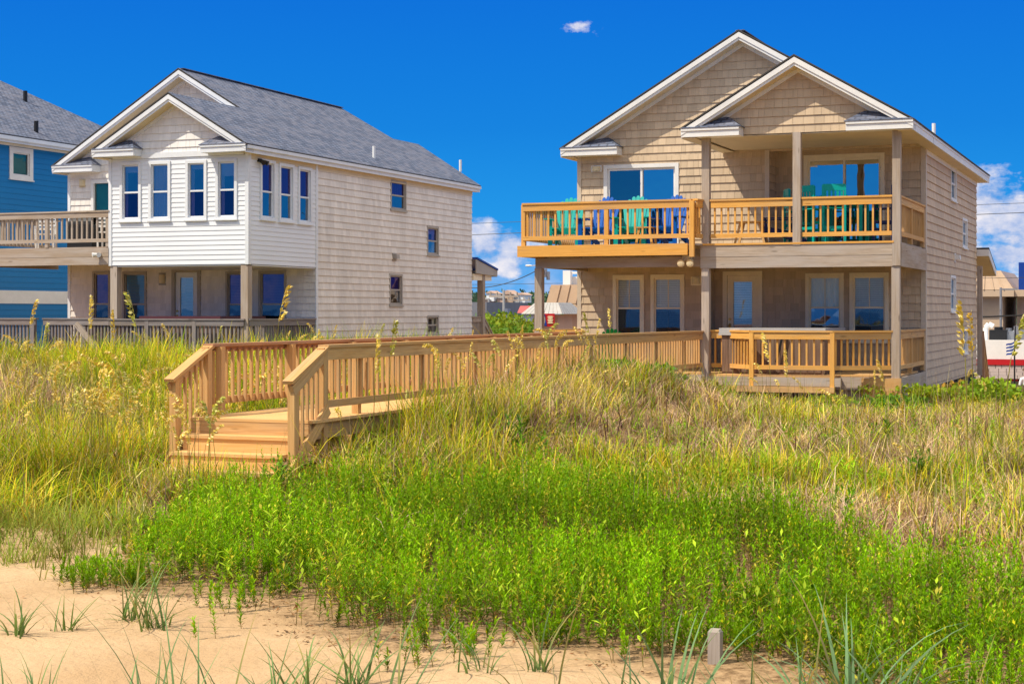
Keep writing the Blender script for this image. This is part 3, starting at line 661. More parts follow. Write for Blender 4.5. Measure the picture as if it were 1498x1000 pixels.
shake(mb,fx,[(BY,2.48),(MY,2.48),(MY,5.22),(BY,5.22)],[ins(o) for o in sd],zb=2.48,expo=.12,lap=.014,wr=None)
shake(mb,fbl,[(-MY,2.48),(-BY,2.48),(-BY,5.2),(-MY,5.2)],[],zb=2.48,expo=.12,lap=.014,wr=None)
mb.box(BL+.01,LX-.01,BY+.02,MY-.02,2.44,2.47)
mb.build('sunroom_wall',m_clap,lh)
for i,o in enumerate(bw): window(fb,*o,lh,m_bluewhite,m_glass_b,'curtain' if i==1 else None,cw=.075,half=False,split=.49,proud=.04,glass2=m_glass_d if i==1 else m_glass_v)
for o in sd: window(fx,*o,lh,m_greytrim if 0 else m_bluewhite,m_glass_v,'curtain',cw=.075,split=.47,bm=m_violet,half=True,glass2=m_glass_b)
for i,o in enumerate(sw): window(fx,*o,lh,m_greytrim,m_glass_v if i<3 else m_glass,'curtain' if i in(0,2) else None,cw=.06,deep=.35,proud=.03,half=True,bm=m_violet,glass2=m_glass_b)
for i,o in enumerate(lw): window(fm,*o,lh,m_greytrim,m_glass_v if i!=1 else m_glass,'slats',cw=.06,bm=m_violet if i!=1 else m_blind_blue,screen=True)
entry_door(fm,*ld,lh,m_greytrim,m_bluewhite,m_glass_door,m_blind_blue)
mb=MB(); fbox(mb,fm,us[0],us[0]+.09,us[2],us[3],-.05,.04); fbox(mb,fm,us[0]+.09,us[1],us[3]-.09,us[3],-.05,.04); w=mb.build('sliding_door',m_white,lh)
mb=MB(); mb.face([fp(fm,us[0]+.09,us[2],-.08),fp(fm,us[1],us[2],-.08),fp(fm,us[1],us[3]-.09,-.08),fp(fm,us[0]+.09,us[3]-.09,-.08)]); mb.build('door_shade',m_teal_shade,w)
mb=MB(); mb.face([fp(fm,us[0]+.09,us[2],-.04),fp(fm,us[1],us[2],-.04),fp(fm,us[1],us[3]-.09,-.04),fp(fm,us[0]+.09,us[3]-.09,-.04)]); mb.build('pane',m_glass,w)
for a in ((LX,BY,2.47,5.2,.10),(BL,BY,2.47,5.2,.09,0,('l',)),(LL,MY,-.2,5.2,.09,0,('l','L'))): mb=MB(); corner_board(mb,*a); mb.build('corner_board',m_bluewhite,lh)
mb=MB(); mb.box(LX+.003,LX+.032,MY-.03,MY+.08,-.2,5.19); mb.build('corner_board',m_bluewhite,lh)
mb=MB(); mb.box(BL+.1,LX-.1,BY-.04,BY+.01,5.165,5.30); mb.build('frieze_board',m_bluewhite,lh)
# roof
sl=.6
def onR(px,py):
    r=ray(px,py); t=(LZ+sl*LER-EYE)/(r[2]+sl*r[0]); return (r[0]*t,r[1]*t,EYE+r[2]*t)
RE=(LA,47.4,LAZ); q1=onR(575,203); q2=onR(612,211)
e=.03
mirr=lambda p:(2*LA-p[0],p[1],p[2])
mb=MB()
roof_face(mb,[(LA,LM0-e,LAZ),(LER+e,LM0-e,LZ-sl*e),(LER+e,LYB,LZ-sl*e),q2,q1,RE],(0,1,0))
roof_face(mb,[mirr(p) for p in [(LA,LM0-e,LAZ),(LER+e,LM0-e,LZ-sl*e),(LER+e,LYB,LZ-sl*e),q2,q1,RE]],(0,1,0))
roof_face(mb,[RE,q1,mirr(q1)],(1,0,0)); roof_face(mb,[q1,q2,mirr(q2),mirr(q1)],(1,0,0)); roof_face(mb,[q2,(LER+e,LYB,LZ-sl*e),mirr((LER+e,LYB,LZ-sl*e)),mirr(q2)],(1,0,0))
roof_face(mb,[(LS,LS0-e,LSZ),(LER+e,LS0-e,LZ-sl*e),(LER+e,LM0-e-.002,LZ-sl*e),(LS,LM0-e-.002,LSZ)],(0,1,0))
roof_face(mb,[(LSL-e,LS0-e,LZ-sl*e),(LS,LS0-e,LSZ),(LS,MY+.02,LSZ),(LSL-e,MY-.035,LZ-sl*e)],(0,1,0))
mb.bar((LA,LM0+.1,LAZ),(LA,47.4,LAZ),.2,.02)
rf=mb.build('roof',[m_roof,m_edge],lh)
mb=MB()
rake(mb,LA,LAZ,LEL,LZ,LM0,MY); rake(mb,LA,LAZ,LER,LZ,LM0,MY); rake(mb,LS,LSZ,LSL,LZ,LS0,BY); rake(mb,LS,LSZ,LER,LZ,LS0,BY)
mb.box(LER-.03,LER,LS0+.02,LYB,LZ-.235,LZ-.055,0); mb.box(LSL,LSL+.03,LS0+.02,MY-.05,LZ-.235,LZ-.055,0); mb.box(LEL,LEL+.03,LM0+.02,LYB,LZ-.235,LZ-.055,0)
mb.box(LER-.005,LER+.05,LS0+.02,LYB,LZ-.135,LZ-.055,0)
mb.box(LX+.004,LER-.03,LS0+.03,LYB,LZ-.232,LZ-.215,1); mb.box(LSL+.03,BL,LS0+.03,MY-.03,LZ-.232,LZ-.215,1); mb.box(LEL+.03,LL-.03,LM0+.03,LYB,LZ-.232,LZ-.215,1)
mb.box(LX+.004,LX+.028,MY+.1,48.84,5.06,5.185,1); mb.box(LX+.004,LX+.028,BY+.1,MY-.04,5.06,5.185,1)
mb.build('roof_trim',[m_bluewhite,m_soffit],rf)
for a in ((LEL,LEL+1.35,LZ,LM0,MY),(LER,LER-1.3,LZ,LS0,BY),(LSL,LSL+1.25,LZ,LS0,BY)): mb=MB(); eave_return(mb,*a); mb.build('eave_return',[m_bluewhite,m_roof,m_soffit],rf)
for px,py in ((547,231),(673.5,249)):
    p=onR(px,py); mb=MB(); mb.cyl((p[0],p[1],p[2]-.05),(p[0],p[1],p[2]+.34),.045); mb.build('vent_pipe',m_pvc,rf)
# eave security lights
p=atX(378,219,LX); mb=MB(); mb.box(LX+.0,LX+.06,p[1]-.08,p[1]+.08,5.02,5.10); fl=mb.build('floodlight',m_black,lh)
for d in (-.1,.1):
    h=MB(); h.cyl((LX+.06,p[1]+d*.5,5.06),(LX+.22,p[1]+d,4.98),.03,.065,12); h.build('lamp_head',m_black,fl)
p=atX(576,376,LX); wall_vent(fx,p[1],p[2],lh,m_greytrim)
p=atY(121,268,MY); wall_light(fm,p[0],p[2],lh,m_lamp,.10,.12,back=m_lamp)
p=atY(238,408,MY); wall_light(fm,p[0],p[2],lh,m_lamp,.11,.17,'porch_light',m_greytrim)
# posts, beam, decks
for x,y,z0,z1 in ((BL+.11,BY+.1,-.4,2.46),(LX-.11,BY+.1,-.4,2.46),(-29.2,35.1,-.4,2.5)):
    mb=MB(); mb.box(x-.1,x+.1,y-.1,y+.1,z0,z1); mb.build('porch_post',m_old,lh)
mb=MB(); mb.box(-29.4,BL-.02,BY-.04,BY+.01,2.50,2.70); mb.box(-29.4,BL-.02,BY-.045,BY+.005,2.705,2.93); mb.box(-29.4,-29.34,BY,MY,2.5,2.9); mb.build('deck_beam',m_old,lh)
mb=MB(); deck_boards(mb,-29.36,BL-.02,BY+.01,MY-.03,2.96)
for i in range(6): x=-29.2+i*.78; mb.box(x-.02,x+.02,BY+.02,MY-.02,2.62,2.92)
mb.build('upper_deck',m_old,lh)
railing(lh,[(-29.36,BY+.02,2.96),(BL-.02,BY+.02,2.96)],m_old,.93,[(-27.1,BY+.03,2.96),(-29.3,BY+.03,2.96),(BL-.08,BY+.03,2.96)],.155,bw=.04,name='deck_railing')
railing(lh,[(-29.33,BY+.1,2.96),(-29.33,MY-.05,2.96)],m_old,.93,[],.155,bw=.04,name='deck_railing',out=-1)
mb=MB(); deck_boards(mb,-29.6,LX-.02,BY,MY-.03,.2); mb.box(-29.6,LX,BY-.05,BY-.005,-.1,.16); mb.build('lower_deck',m_tread,lh)
railing(lh,[(-31.5,BY-.02,.2),(-27.4,BY-.02,.2)],m_fence,.94,[(-27.5,BY-.02,.2),(-29.5,BY-.02,.2)],.115,bw=.05,name='porch_railing',post_drop=.5,bot=-.1,post_w=.12)
railing(lh,[(-27.4,BY+.3,.2),(BL,BY,.2)],m_fence,.94,[(-26.0,BY+.14,.2)],.115,bw=.05,name='porch_railing',post_drop=.5,bot=-.1,post_w=.11)
railing(lh,[(BL,BY,.2),(LX-.1,BY,.2)],m_fence,.93,[(-24.0,BY,.2),(-22.6,BY,.2)],.115,bw=.05,name='porch_railing',post_drop=.5,bot=-.1,post_w=.11)
railing(lh,[(LX-.03,BY+.05,.2),(LX-.03,MY-.05,.2)],m_fence,.93,[],.115,bw=.05,name='porch_railing',out=1,bot=-.1)
mb=MB(); mb.bar((-26.1,BY-.1,1.0),(-25.1,BY-.1,.0),.06,.14); mb.build('stair_rail',m_old,lh)
# clamp lamp on the upper deck beam
p=atY(145,372,BY-.06); mb=MB(); mb.box(p[0]-.05,p[0]+.05,BY-.09,BY-.045,p[2]-.05,p[2]+.03); fl=mb.build('floodlight',m_pvc,lh)
for dx in (-.11,.09): h=MB(); h.cyl((p[0],BY-.09,p[2]),(p[0]+dx,BY-.2,p[2]-.02),.03,.06,12); h.build('lamp_head',m_pvc,fl)
# rear porch of the left house, seen past its back corner
zt=atX(690,378,LX)[2]
a=atX(689,377,LX); b=atX(731,393,LX+.25)
mb=MB()
ry=48.86
roof_face(mb,[(LX+.2,ry,a[2]+.02),(LX+.2,b[1],b[2]),(LX-3.4,b[1],b[2]),(LX-3.4,ry,a[2]+.02)],(1,0,0),.06,0,0)
mb.prism([(LX+.13,ry,a[2]-.06),(LX+.13,b[1],b[2]-.06),(LX+.13,b[1],b[2]-.26),(LX+.13,ry,a[2]-.5)],(.04,0,0),1)
mb.box(LX-3.4,LX+.16,b[1]-.06,b[1]-.01,b[2]-.27,b[2]-.06,1)
mb.build('rear_porch_roof',[m_royal,m_greytrim],lh)
c=atX(704,450,LX); mb=MB(); mb.box(LX-.1,LX+.1,c[1]-.1,c[1]+.1,-.5,a[2]-.5); mb.build('porch_post',m_old,lh)
mb=MB(); mb.box(LX-.1,LX+.08,ry,b[1]-.3,a[2]-.72,a[2]-.52); mb.build('deck_beam',m_tantrim,lh)
railing(lh,[(LX,ry,.2),(LX,c[1],.2)],m_old,.95,[],.12,bw=.05,name='porch_railing',bot=-.2); railing(lh,[(LX,c[1]+.1,.2),(LX,c[1]+1.7,-1.)],m_old,.95,[],.12,bw=.05,name='stair_railing',bot=-.2)
mb=MB(); deck_boards(mb,LX-3,LX,ry,c[1]+.1,.2); mb.build('rear_deck',m_old,lh)
# ================================================================== BLUE HOUSE at the left edge
bh=empty('beach_house',(-36,44,0),'deep blue clapboard house with grey roof behind the cream house, at the left edge','house')
BX=-33.; fq=frame('right',BX); bz=6.67
mb=MB(); wo=(40.79,41.9,5.38,6.36)
rc=atX(259,245,BX+.3)
shake(mb,fq,[(36,1.95),(rc[1]-.4,1.95),(rc[1]-.4,6.5),(36,6.5)],[ins(wo)],zb=0,expo=.17,lap=.012,wr=None)
shake(mb,fq,[(36,-.5),(rc[1]-.4,-.5),(rc[1]-.4,1.56),(36,1.56)],[],zb=0,expo=.17,lap=.012,wr=None)
shake(mb,frame('front',36.),[(-43,-.5),(BX,-.5),(BX,6.5),(-43,6.5)],[],zb=0,expo=.17,lap=.012,wr=None)
mb.build('wall',m_bluewall,bh)
mb=MB(); fbox(mb,fq,36,rc[1]-.4,1.555,1.955,-.01,.03); fbox(mb,fq,36,rc[1]-.4,6.38,6.5,0,.02); mb.build('wall_band',m_white,bh)
w=window(fq,*wo,bh,m_white,m_glass,'none',cw=.16,rail=False,proud=.04)
mb=MB(); mb.face([fp(fq,wo[0]+.1,wo[2]+.1,-.09),fp(fq,wo[1]-.1,wo[2]+.1,-.09),fp(fq,wo[1]-.1,wo[3]-.1,-.09),fp(fq,wo[0]+.1,wo[3]-.1,-.09)]); mb.build('window_shade',m_teal_shade,w)
def onB(px,py,s=.6):
    r=ray(px,py); t=(bz+s*(BX+.3)-EYE)/(r[2]+s*r[0]); return (r[0]*t,r[1]*t,EYE+r[2]*t)
A=onB(-6,115); rc=(BX+.3,rc[1],bz)
mb=MB(); xm=A[0]
roof_face(mb,[(BX+.3,35.7,bz),rc,A,(A[0],38,A[2])],(0,1,0))
roof_face(mb,[rc,(2*xm-BX-.3,rc[1],bz),A],(1,0,0)); roof_face(mb,[(2*xm-BX-.3,35.7,bz),(2*xm-BX-.3,rc[1],bz),A,(A[0],38,A[2])],(0,1,0)); roof_face(mb,[(BX+.3,35.7,bz),(2*xm-BX-.3,35.7,bz),(A[0],38,A[2])],(1,0,0))
rf=mb.build('roof',[m_roof,m_black],bh)
mb=MB(); mb.box(BX+.27,BX+.31,35.7,rc[1],bz-.24,bz-.05,0); mb.box(BX+.3,BX+.38,35.7,rc[1],bz-.16,bz-.045,0); mb.box(BX+.004,BX+.27,35.7,rc[1],bz-.23,bz-.21,1); mb.build('roof_trim',[m_bluewhite,m_soffit],rf)
for px,py,h in ((37,148,.34),(53,193,.34)):
    p=onB(px,py); mb=MB(); mb.cyl((p[0],p[1],p[2]-.1),(p[0],p[1],p[2]+h),.07); mb.build('vent_pipe',m_black,rf)
# ================================================================== BOARDWALK
bwk=empty('boardwalk',(-10.5,18,-.7),'weathered pine boardwalk with picket railings and three steps down to the sand','boardwalk')
XA,XB=-9.62,-11.26
mb=MB(); y=17.28
deck=[]
while y<33.8: mb.box(XB+.02,XA+.10,y,y+.135,-.035,0.); y+=.14
mb.build('deck_boards',m_tread,bwk)
mb=MB(); mb.box(XA-.02,XA+.02,17.34,33.8,-.24,-.04); mb.box(XB+.03,XB+.07,17.34,33.8,-.24,-.04); mb.box(-10.5,-10.45,17.36,33.8,-.24,-.04); mb.box(XB+.03,XA+.06,17.285,17.325,-.19,-.036)
for y in np.arange(18.2,33.5,2.25): mb.box(XB+.0,XA+.06,y-.02,y+.02,-.38,-.245)
mb.build('deck_frame',m_walk,bwk)
ps=[(XA-.075,y,0) for y in (18.75,20.55,22.35,24.15,25.95,27.75)]+[(XA-.06+.33*(y-28)/5.85,y,0) for y in (29.45,31.1,32.7)]
railing(bwk,[(XA,17.75,0),(XA,28,0),(-9.30,33.85,0)],m_walk,.90,ps,.155,pickets=True,post_drop=.75,cap=.15,bot=.13,skirt=.15,mat_post=m_walk)
ps=[(XB+.075,y,0) for y in (17.9,19.7,21.5,23.3,25.1,26.9,28.7,30.5)]
railing(bwk,[(XB,17.75,0),(XB,31.8,0)],m_walk,.90,ps,.155,pickets=True,post_drop=.75,out=-1,cap=.15,bot=.13,skirt=.07,mat_post=m_walk,capmat=m_rail_red)
railing(bwk,[(XB,31.8,0),(-12.1,34.0,0)],m_walk,.90,[],.155,pickets=True,out=-1,cap=.15,bot=.13,mat_post=m_walk,capmat=m_rail_red)
for x,sd in ((XA,1),(XB,-1)):
    mb=MB()
    top=Vector((x,17.72,.87)); bot=Vector((x,16.92,.44))
    mb.bar(bot+Vector((0,-.06,.03)),top+Vector((0,.05,.0)),.14,.04); mb.bar(bot+Vector((sd*.03,0,-.07)),top+Vector((sd*.03,0,-.09)),.038,.13)
    mb.bar((x+sd*.05,17.75,.12),(x+sd*.05,16.85,-.60),.04,.15)
    o=mb.build('stair_railing',m_walk,bwk)
    for yy,z1,w in ((17.70,.86,.05),(16.98,.50,.045)):
        p=MB(); p.box(x-w,x+w,yy-w,yy+w,-1.1,z1); p.build('railing_post',m_walk,o)
    p=MB()
    for k in range(5):
        yy=17.57-k*.12; zt=.87-.53*(17.72-yy); p.box(x-.018,x+.018,yy-.018,yy+.018,zt-.95,zt-.10)
    p.build('baluster_row',m_walk,o)
for k,(yy,z) in enumerate(((17.02,-.19),(16.76,-.38),(16.50,-.57))):
    mb=MB(); mb.box(XB+.07,XA-.07,yy-.005,yy+.13,z-.038,z); mb.box(XB+.07,XA-.07,yy+.135,yy+.275,z-.038,z); mb.box(XB+.08,XA-.08,yy+.02,yy+.045,z-.19,z-.039); mb.build('tread',m_tread,bwk)
# ================================================================== FURNITURE
def adirondack(name,mat,label,loc,rz,group=None,cat='chair'):
    r=empty(name,(0,0,0),label,cat,group)
    mb=MB(); n=7
    bx=Vector((0,.22,.30)); lean=Vector((0,.36,.93)).normalized(); nr=Vector((0,-lean.z,lean.y))
    hts=[.62,.71,.77,.79,.77,.71,.62]
    for i in range(n):
        u=(i-3); x0=u*.066; x1=u*.092; h=hts[i]; w0=.028; w1=.041
        poly=[bx+Vector((x0-w0,0,0)),bx+Vector((x0+w0,0,0)),bx+Vector((x1+w1,0,0))+lean*(h-.04),bx+Vector((x1+w1*.6,0,0))+lean*(h-.01),bx+Vector((x1,0,0))+lean*h,bx+Vector((x1-w1*.6,0,0))+lean*(h-.01),bx+Vector((x1-w1,0,0))+lean*(h-.04)]
        mb.prism(poly,nr*.02)
    for k,hw in ((.18,.24),(.48,.31)): mb.bar(bx+lean*k-nr*.014+Vector((-hw,0,0)),bx+lean*k-nr*.014+Vector((hw,0,0)),.02,.06,lean)
    mb.build('backrest',mat,r)
    mb=MB()
    for k in range(7):
        t=k/6; y=-.30+t*.52; z=.38-t*.10+(.0 if k else -.01); mb.bar((-.26,y,z),(.26,y,z),.07,.02)
    for s in (-1,1): mb.bar((s*.25,-.30,.34),(s*.25,.55,.06),.03,.11)
    mb.build('seat',mat,r)
    for s in (-1,1):
        mb=MB(); mb.prism([(s*.27,-.38,.55),(s*.42,-.38,.55),(s*.42,-.1,.55),(s*.37,.38,.55),(s*.29,.38,.55)],(0,0,.022)); mb.build('armrest',mat,r)
        mb=MB(); mb.box(s*.30-.045,s*.30+.045,-.32,-.29,0,.55); mb.build('leg',mat,r)
        mb=MB(); mb.bar((s*.30,.30,0),(s*.30,.33,.55),.03,.08); mb.build('leg',mat,r)
    r.location=loc; r.rotation_euler=(0,0,rz); return r
def recolor_tree(src,name,mat,label,loc,rz,group=None):
    r=copy_tree(src); r.location=loc; r.rotation_euler=(0,0,rz); r['label']=label
    for ch in r.children:
        ch.data=ch.data if mat is None else ch.data.copy()
        if mat is not None:
            ch.data.materials.clear(); ch.data.materials.append(mat)
    return r
G='slatted garden chairs on the upper deck'
a1=adirondack('adirondack_chair',m_teal,'teal slatted garden chair at the far left end of the upper deck',(-12.55,34.45,2.74),R(8),G)
recolor_tree(a1,'adirondack_chair',m_blue,'royal blue slatted garden chair between the two teal ones on the upper deck',(-11.78,34.42,2.74),R(-6))
recolor_tree(a1,'adirondack_chair',None,'teal slatted garden chair in front of the left sliding door, beside the railing post',(-11.0,34.45,2.74),R(4))
recolor_tree(a1,'adirondack_chair',m_blue,'royal blue slatted garden chair nearest the corner of the upper left deck',(-10.22,34.5,2.74),R(-8))
recolor_tree(a1,'adirondack_chair',m_navy,'dark navy slatted chair turned sideways beside the covered porch wall',(-7.85,35.0,2.74),R(-80))
recolor_tree(a1,'adirondack_chair',m_green,'bright green round-backed chair on the ground floor deck by the siding',(-11.95,35.4,-.12),R(2))
for o in list(C.objects):
    if o.get('category')=='chair' and o.location.z>2.7 and o.location.x<-9: o.scale=(1.03,1.03,1.10)
def small_table(name,mat,label,loc,rz,w=.42,h=.42):
    r=empty(name,(0,0,0),label,'table')
    mb=MB()
    for k in range(5): mb.box(-w/2,w/2,-w/2+k*w/5,-w/2+(k+1)*w/5-.008,h-.022,h)
    mb.build('table_top',mat,r)
    for sx in (-1,1):
        for sy in (-1,1):
            mb=MB(); mb.bar((sx*w*.32,sy*w*.38,h-.02),(sx*w*.52,sy*w*.42,0),.035,.05); mb.build('leg',mat,r)
    r.location=loc; r.rotation_euler=(0,0,rz); return r
small_table('side_table',m_tread,'small natural wood side table behind the upper porch railing',(-8.42,34.75,2.74),R(5),.62,.50)
small_table('side_table',m_new,'low wooden side table between the teal and blue chairs',(-10.62,34.2,2.74),R(0),.36,.40)
def high_chair(mat,label,loc,rz,group):
    r=empty('bar_chair',(0,0,0),label,'chair',group)
    mb=MB()
    for k in range(5): mb.box(-.23,.23,-.22+k*.09,-.22+k*.09+.08,.73,.752)
    mb.build('seat',mat,r)
    mb=MB(); mb.box(-.23,.23,.205,.23,1.10,1.24); mb.box(-.23,.23,.205,.23,.82,.88)
    for k in range(5): mb.box(-.185+k*.085,-.185+k*.085+.05,.208,.226,.88,1.10)
    mb.build('backrest',mat,r)
    for s in (-1,1):
        mb=MB(); mb.box(s*.225-.025,s*.225+.025,-.225,-.175,0,.98); mb.build('leg',mat,r)
        mb=MB(); mb.box(s*.225-.025,s*.225+.025,.19,.24,0,1.22); mb.build('leg',mat,r)
        mb=MB(); mb.box(s*.25-.035,s*.25+.035,-.26,.22,.98,1.005); mb.build('armrest',mat,r)
    mb=MB(); mb.box(-.2,.2,-.215,-.185,.28,.34); mb.box(-.2,.2,.2,.23,.3,.36); mb.box(-.24,-.21,-.18,.2,.42,.48); mb.box(.21,.24,-.18,.2,.42,.48); mb.build('footrest',mat,r)
    r.location=loc; r.rotation_euler=(0,0,rz); return r
G2='tall chairs around the porch bar table'
h1=high_chair(m_teal,'teal bar-height chair left of the middle porch post',(-7.62,35.6,2.74),R(115),G2)
recolor_tree(h1,'bar_chair',None,'teal bar-height chair with its back to the railing, right of the middle porch post',(-6.62,34.65,2.74),R(190))
recolor_tree(h1,'bar_chair',None,'teal bar-height chair behind the middle porch post, partly hidden',(-7.12,34.85,2.74),R(150))
recolor_tree(h1,'bar_chair',m_navy,'navy blue bar-height chair at the right end of the porch',(-5.62,35.2,2.74),R(-100))
r=empty('bar_table',(0,0,0),'teal square bar table among tall chairs on the upper porch','table')
mb=MB()
for k in range(8): mb.box(-.48,.48,-.48+k*.12,-.48+k*.12+.112,.94,.965)
mb.box(-.42,.42,-.42,-.39,.84,.94); mb.box(-.42,.42,.39,.42,.84,.94); mb.build('table_top',m_teal,r)
for sx in (-1,1):
    for sy in (-1,1): mb=MB(); mb.box(sx*.40-.035,sx*.40+.035,sy*.40-.035,sy*.40+.035,0,.93); mb.build('leg',m_teal,r)
r.location=(-6.55,35.55,2.74)
def hot_tub(label,loc,body,cover,sx,sy,h):
    r=empty('hot_tub',(0,0,0),label,'hot tub')
    mb=MB(); mb.box(-sx/2,sx/2,-sy/2,sy/2,.0,h-.12)
    for k in range(int(sx/.14)): x=-sx/2+k*.14; mb.box(x+.004,x+.134,-sy/2-.018,-sy/2,.04,h-.14)
    for k in range(int(sy/.14)): y=-sy/2+k*.14; mb.box(sx/2,sx/2+.018,y+.004,y+.134,.04,h-.14)
    mb.build('body',body,r)
    mb=MB(); mb.box(-sx/2-.05,sx/2+.05,-sy/2-.05,-.004,h-.11,h-.01); mb.box(-sx/2-.05,sx/2+.05,.004,sy/2+.05,h-.11,h-.01); mb.box(-sx/2-.06,sx/2+.06,-sy/2-.06,sy/2+.06,h-.16,h-.112); mb.build('cover',cover,r)
    mb=MB(); mb.bar((sx*.12,-sy/2-.10,h-.1),(sx*.05,-sy/2-.10,.25),.04,.04); mb.build('cover_lifter',m_black,r)
    r.location=loc; return r
hot_tub('hot tub with pale grey cover and brown wooden sides on the lower right deck',(-7.75,34.85,0),m_brownwood,m_greyvinyl,2.15,2.1,.97)
hot_tub('hot tub under a dark maroon cover on the cream house lower deck',(-23.2,36.3,.2),m_brownwood,m_maroon,2.3,2.1,1.0)
# cream house upper deck: grill and white chairs
r=empty('barbecue_grill',(-26.9,36.4,2.96),'black covered barbecue grill on the cream house upper deck','grill')
mb=MB(); mb.box(-27.3,-26.5,36.1,36.7,3.0,3.62); mb.build('body',m_black,r)
mb=MB()
for i in range(10):
    a0,a1=math.pi*i/10,math.pi*(i+1)/10; mb.face([(-27.28,36.4-.29*math.cos(a0),3.62+.26*math.sin(a0)),(-26.52,36.4-.29*math.cos(a0),3.62+.26*math.sin(a0)),(-26.52,36.4-.29*math.cos(a1),3.62+.26*math.sin(a1)),(-27.28,36.4-.29*math.cos(a1),3.62+.26*math.sin(a1))])
mb.build('lid',m_black,r)
def plain_chair(mat,label,loc,rz,group):
    r=empty('patio_chair',(0,0,0),label,'chair',group)
    mb=MB(); mb.box(-.24,.24,-.24,.22,.42,.45); mb.build('seat',mat,r)
    mb=MB()
    for z in (.56,.66,.76,.86): mb.box(-.22,.22,.20,.225,z,z+.06)
    for s in (-1,1): mb.box(s*.235-.02,s*.235+.02,.2,.24,.45,.93)
    mb.build('backrest',mat,r)
    for s in (-1,1):
        for y in (-.22,.21): mb=MB(); mb.box(s*.23-.02,s*.23+.02,y-.02,y+.02,0,.42); mb.build('leg',mat,r)
        mb=MB(); mb.box(s*.25-.025,s*.25+.025,-.24,.22,.62,.645); mb.box(s*.25-.02,s*.25+.02,-.23,-.19,.42,.62); mb.build('armrest',mat,r)
    r.location=loc; r.rotation_euler=(0,0,rz); return r
pc=plain_chair(m_white,'white slatted patio chair beside the grill on the cream house deck',(-26.05,36.2,2.96),R(200),'white patio chairs')
c=copy_tree(pc); c.location=(-28.3,36.5,2.96); c.rotation_euler=(0,0,R(30)); c['label']='white slatted patio chair at the left end of the cream house deck'
# timber marker post in the sand
px,py=-2.72,10.25
r=MB(); z=zg(px,py); r.box(px-.04,px+.04,py-.04,py+.04,z-.3,z+.205); r.prism([(px-.04,py-.04,z+.206),(px+.04,py-.04,z+.206),(px+.03,py-.03,z+.222),(px-.03,py-.03,z+.222)],(0,.06,0))
o=r.build('marker_post',m_postwood); tag(o,'short square grey timber post standing in the sand at the shrub edge','post')
# ================================================================== BACKGROUND BUILDINGS
def mansard(root,x0,x1,y0,y1,ze,zt,inset,wall,zb,flat=True):
    mb=MB(); mb.box(x0+.6,x1-.6,y0+.6,y1-.6,zb,ze-.25); mb.build('wall',wall,root)
    mb=MB(); mb.box(x0,x1,y0,y1,ze-.35,ze-.02); mb.build('fascia',m_stucco,root)
    mb=MB(); a=[(x0,y0,ze),(x1,y0,ze),(x1,y1,ze),(x0,y1,ze)]; b=[(x0+inset,y0+inset*.6,zt),(x1-inset,y0+inset*.6,zt),(x1-inset,y1-inset*.6,zt),(x0+inset,y1-inset*.6,zt)]
    for i in range(4): j=(i+1)%4; mb.face([a[i],a[j],b[j],b[i]])
    mb.face(b)
    n=int((x1-x0)/.45)
    for k in range(1,n):
        t=k/n; p=Vector(a[0]).lerp(Vector(a[1]),t); q=Vector(b[0]).lerp(Vector(b[1]),t); mb.bar(p+Vector((0,-.02,0)),q+Vector((0,-.02,0)),.05,.06,(0,-1,.4))
    n=int((y1-y0)/.45)
    for k in range(1,n):
        t=k/n; p=Vector(a[3]).lerp(Vector(a[0]),t); q=Vector(b[3]).lerp(Vector(b[0]),t); mb.bar(p+Vector((-.02,0,0)),q+Vector((-.02,0,0)),.05,.06,(-1,0,.4))
    mb.build('roof',m_tanmetal,root)
d=72; p=atD(799,444,d); q=atD(817,417,d+.9)
bl=empty('motel_building',(p[0]+4,p[1]+4,-2.8),'tan building with brown metal mansard roof seen between the houses','building')
mansard(bl,p[0],p[0]+11,p[1],p[1]+9,p[2],q[2],q[0]-p[0],m_pinkwall,-2.8)
mb=MB(); mb.box(q[0]+.15,q[0]+.5,p[1]+1.2,p[1]+1.5,q[2],q[2]+.65); mb.box(q[0]+.5,q[0]+8,p[1]+1.3,p[1]+1.36,q[2]+.5,q[2]+.6); mb.box(q[0]+.4,q[0]+8,p[1]+1.5,p[1]+5,q[2],q[2]+.38); mb.build('rooftop_rail',m_pvc,bl)
d=86; p=atD(1396,424,d); q=atD(1410,403,d)
bl=empty('motel_building',(p[0]+6,p[1]+5,-2.8),'tan building with brown metal roof and blue parapet at the right edge','building')
x1=p[0]+14
mansard(bl,p[0],p[0]+3.0,p[1],p[1]+9,p[2],atD(1440,396,d)[2],.7,m_stucco,-2.8)
mb=MB(); mb.box(p[0]+3.01,x1,p[1]+1.5,p[1]+9,-2.8,p[2]); mb.box(p[0]+3.01,x1,p[1]+.2,p[1]+1.49,p[2]-.35,p[2]); mb.build('wall',m_stucco,bl)
for k in range(4):
    xx=p[0]+3.2+k*2.3; mb=MB(); mb.box(xx,xx+.9,p[1]+1.44,p[1]+1.49,-1.4,p[2]-.5); mb.build('door',m_pinkwall,bl)
mb=MB(); mb.box(p[0]+3.05,x1,p[1]+2.2,p[1]+2.5,p[2]+.02,atD(1452,383,d)[2]); mb.build('parapet',m_royal,bl)
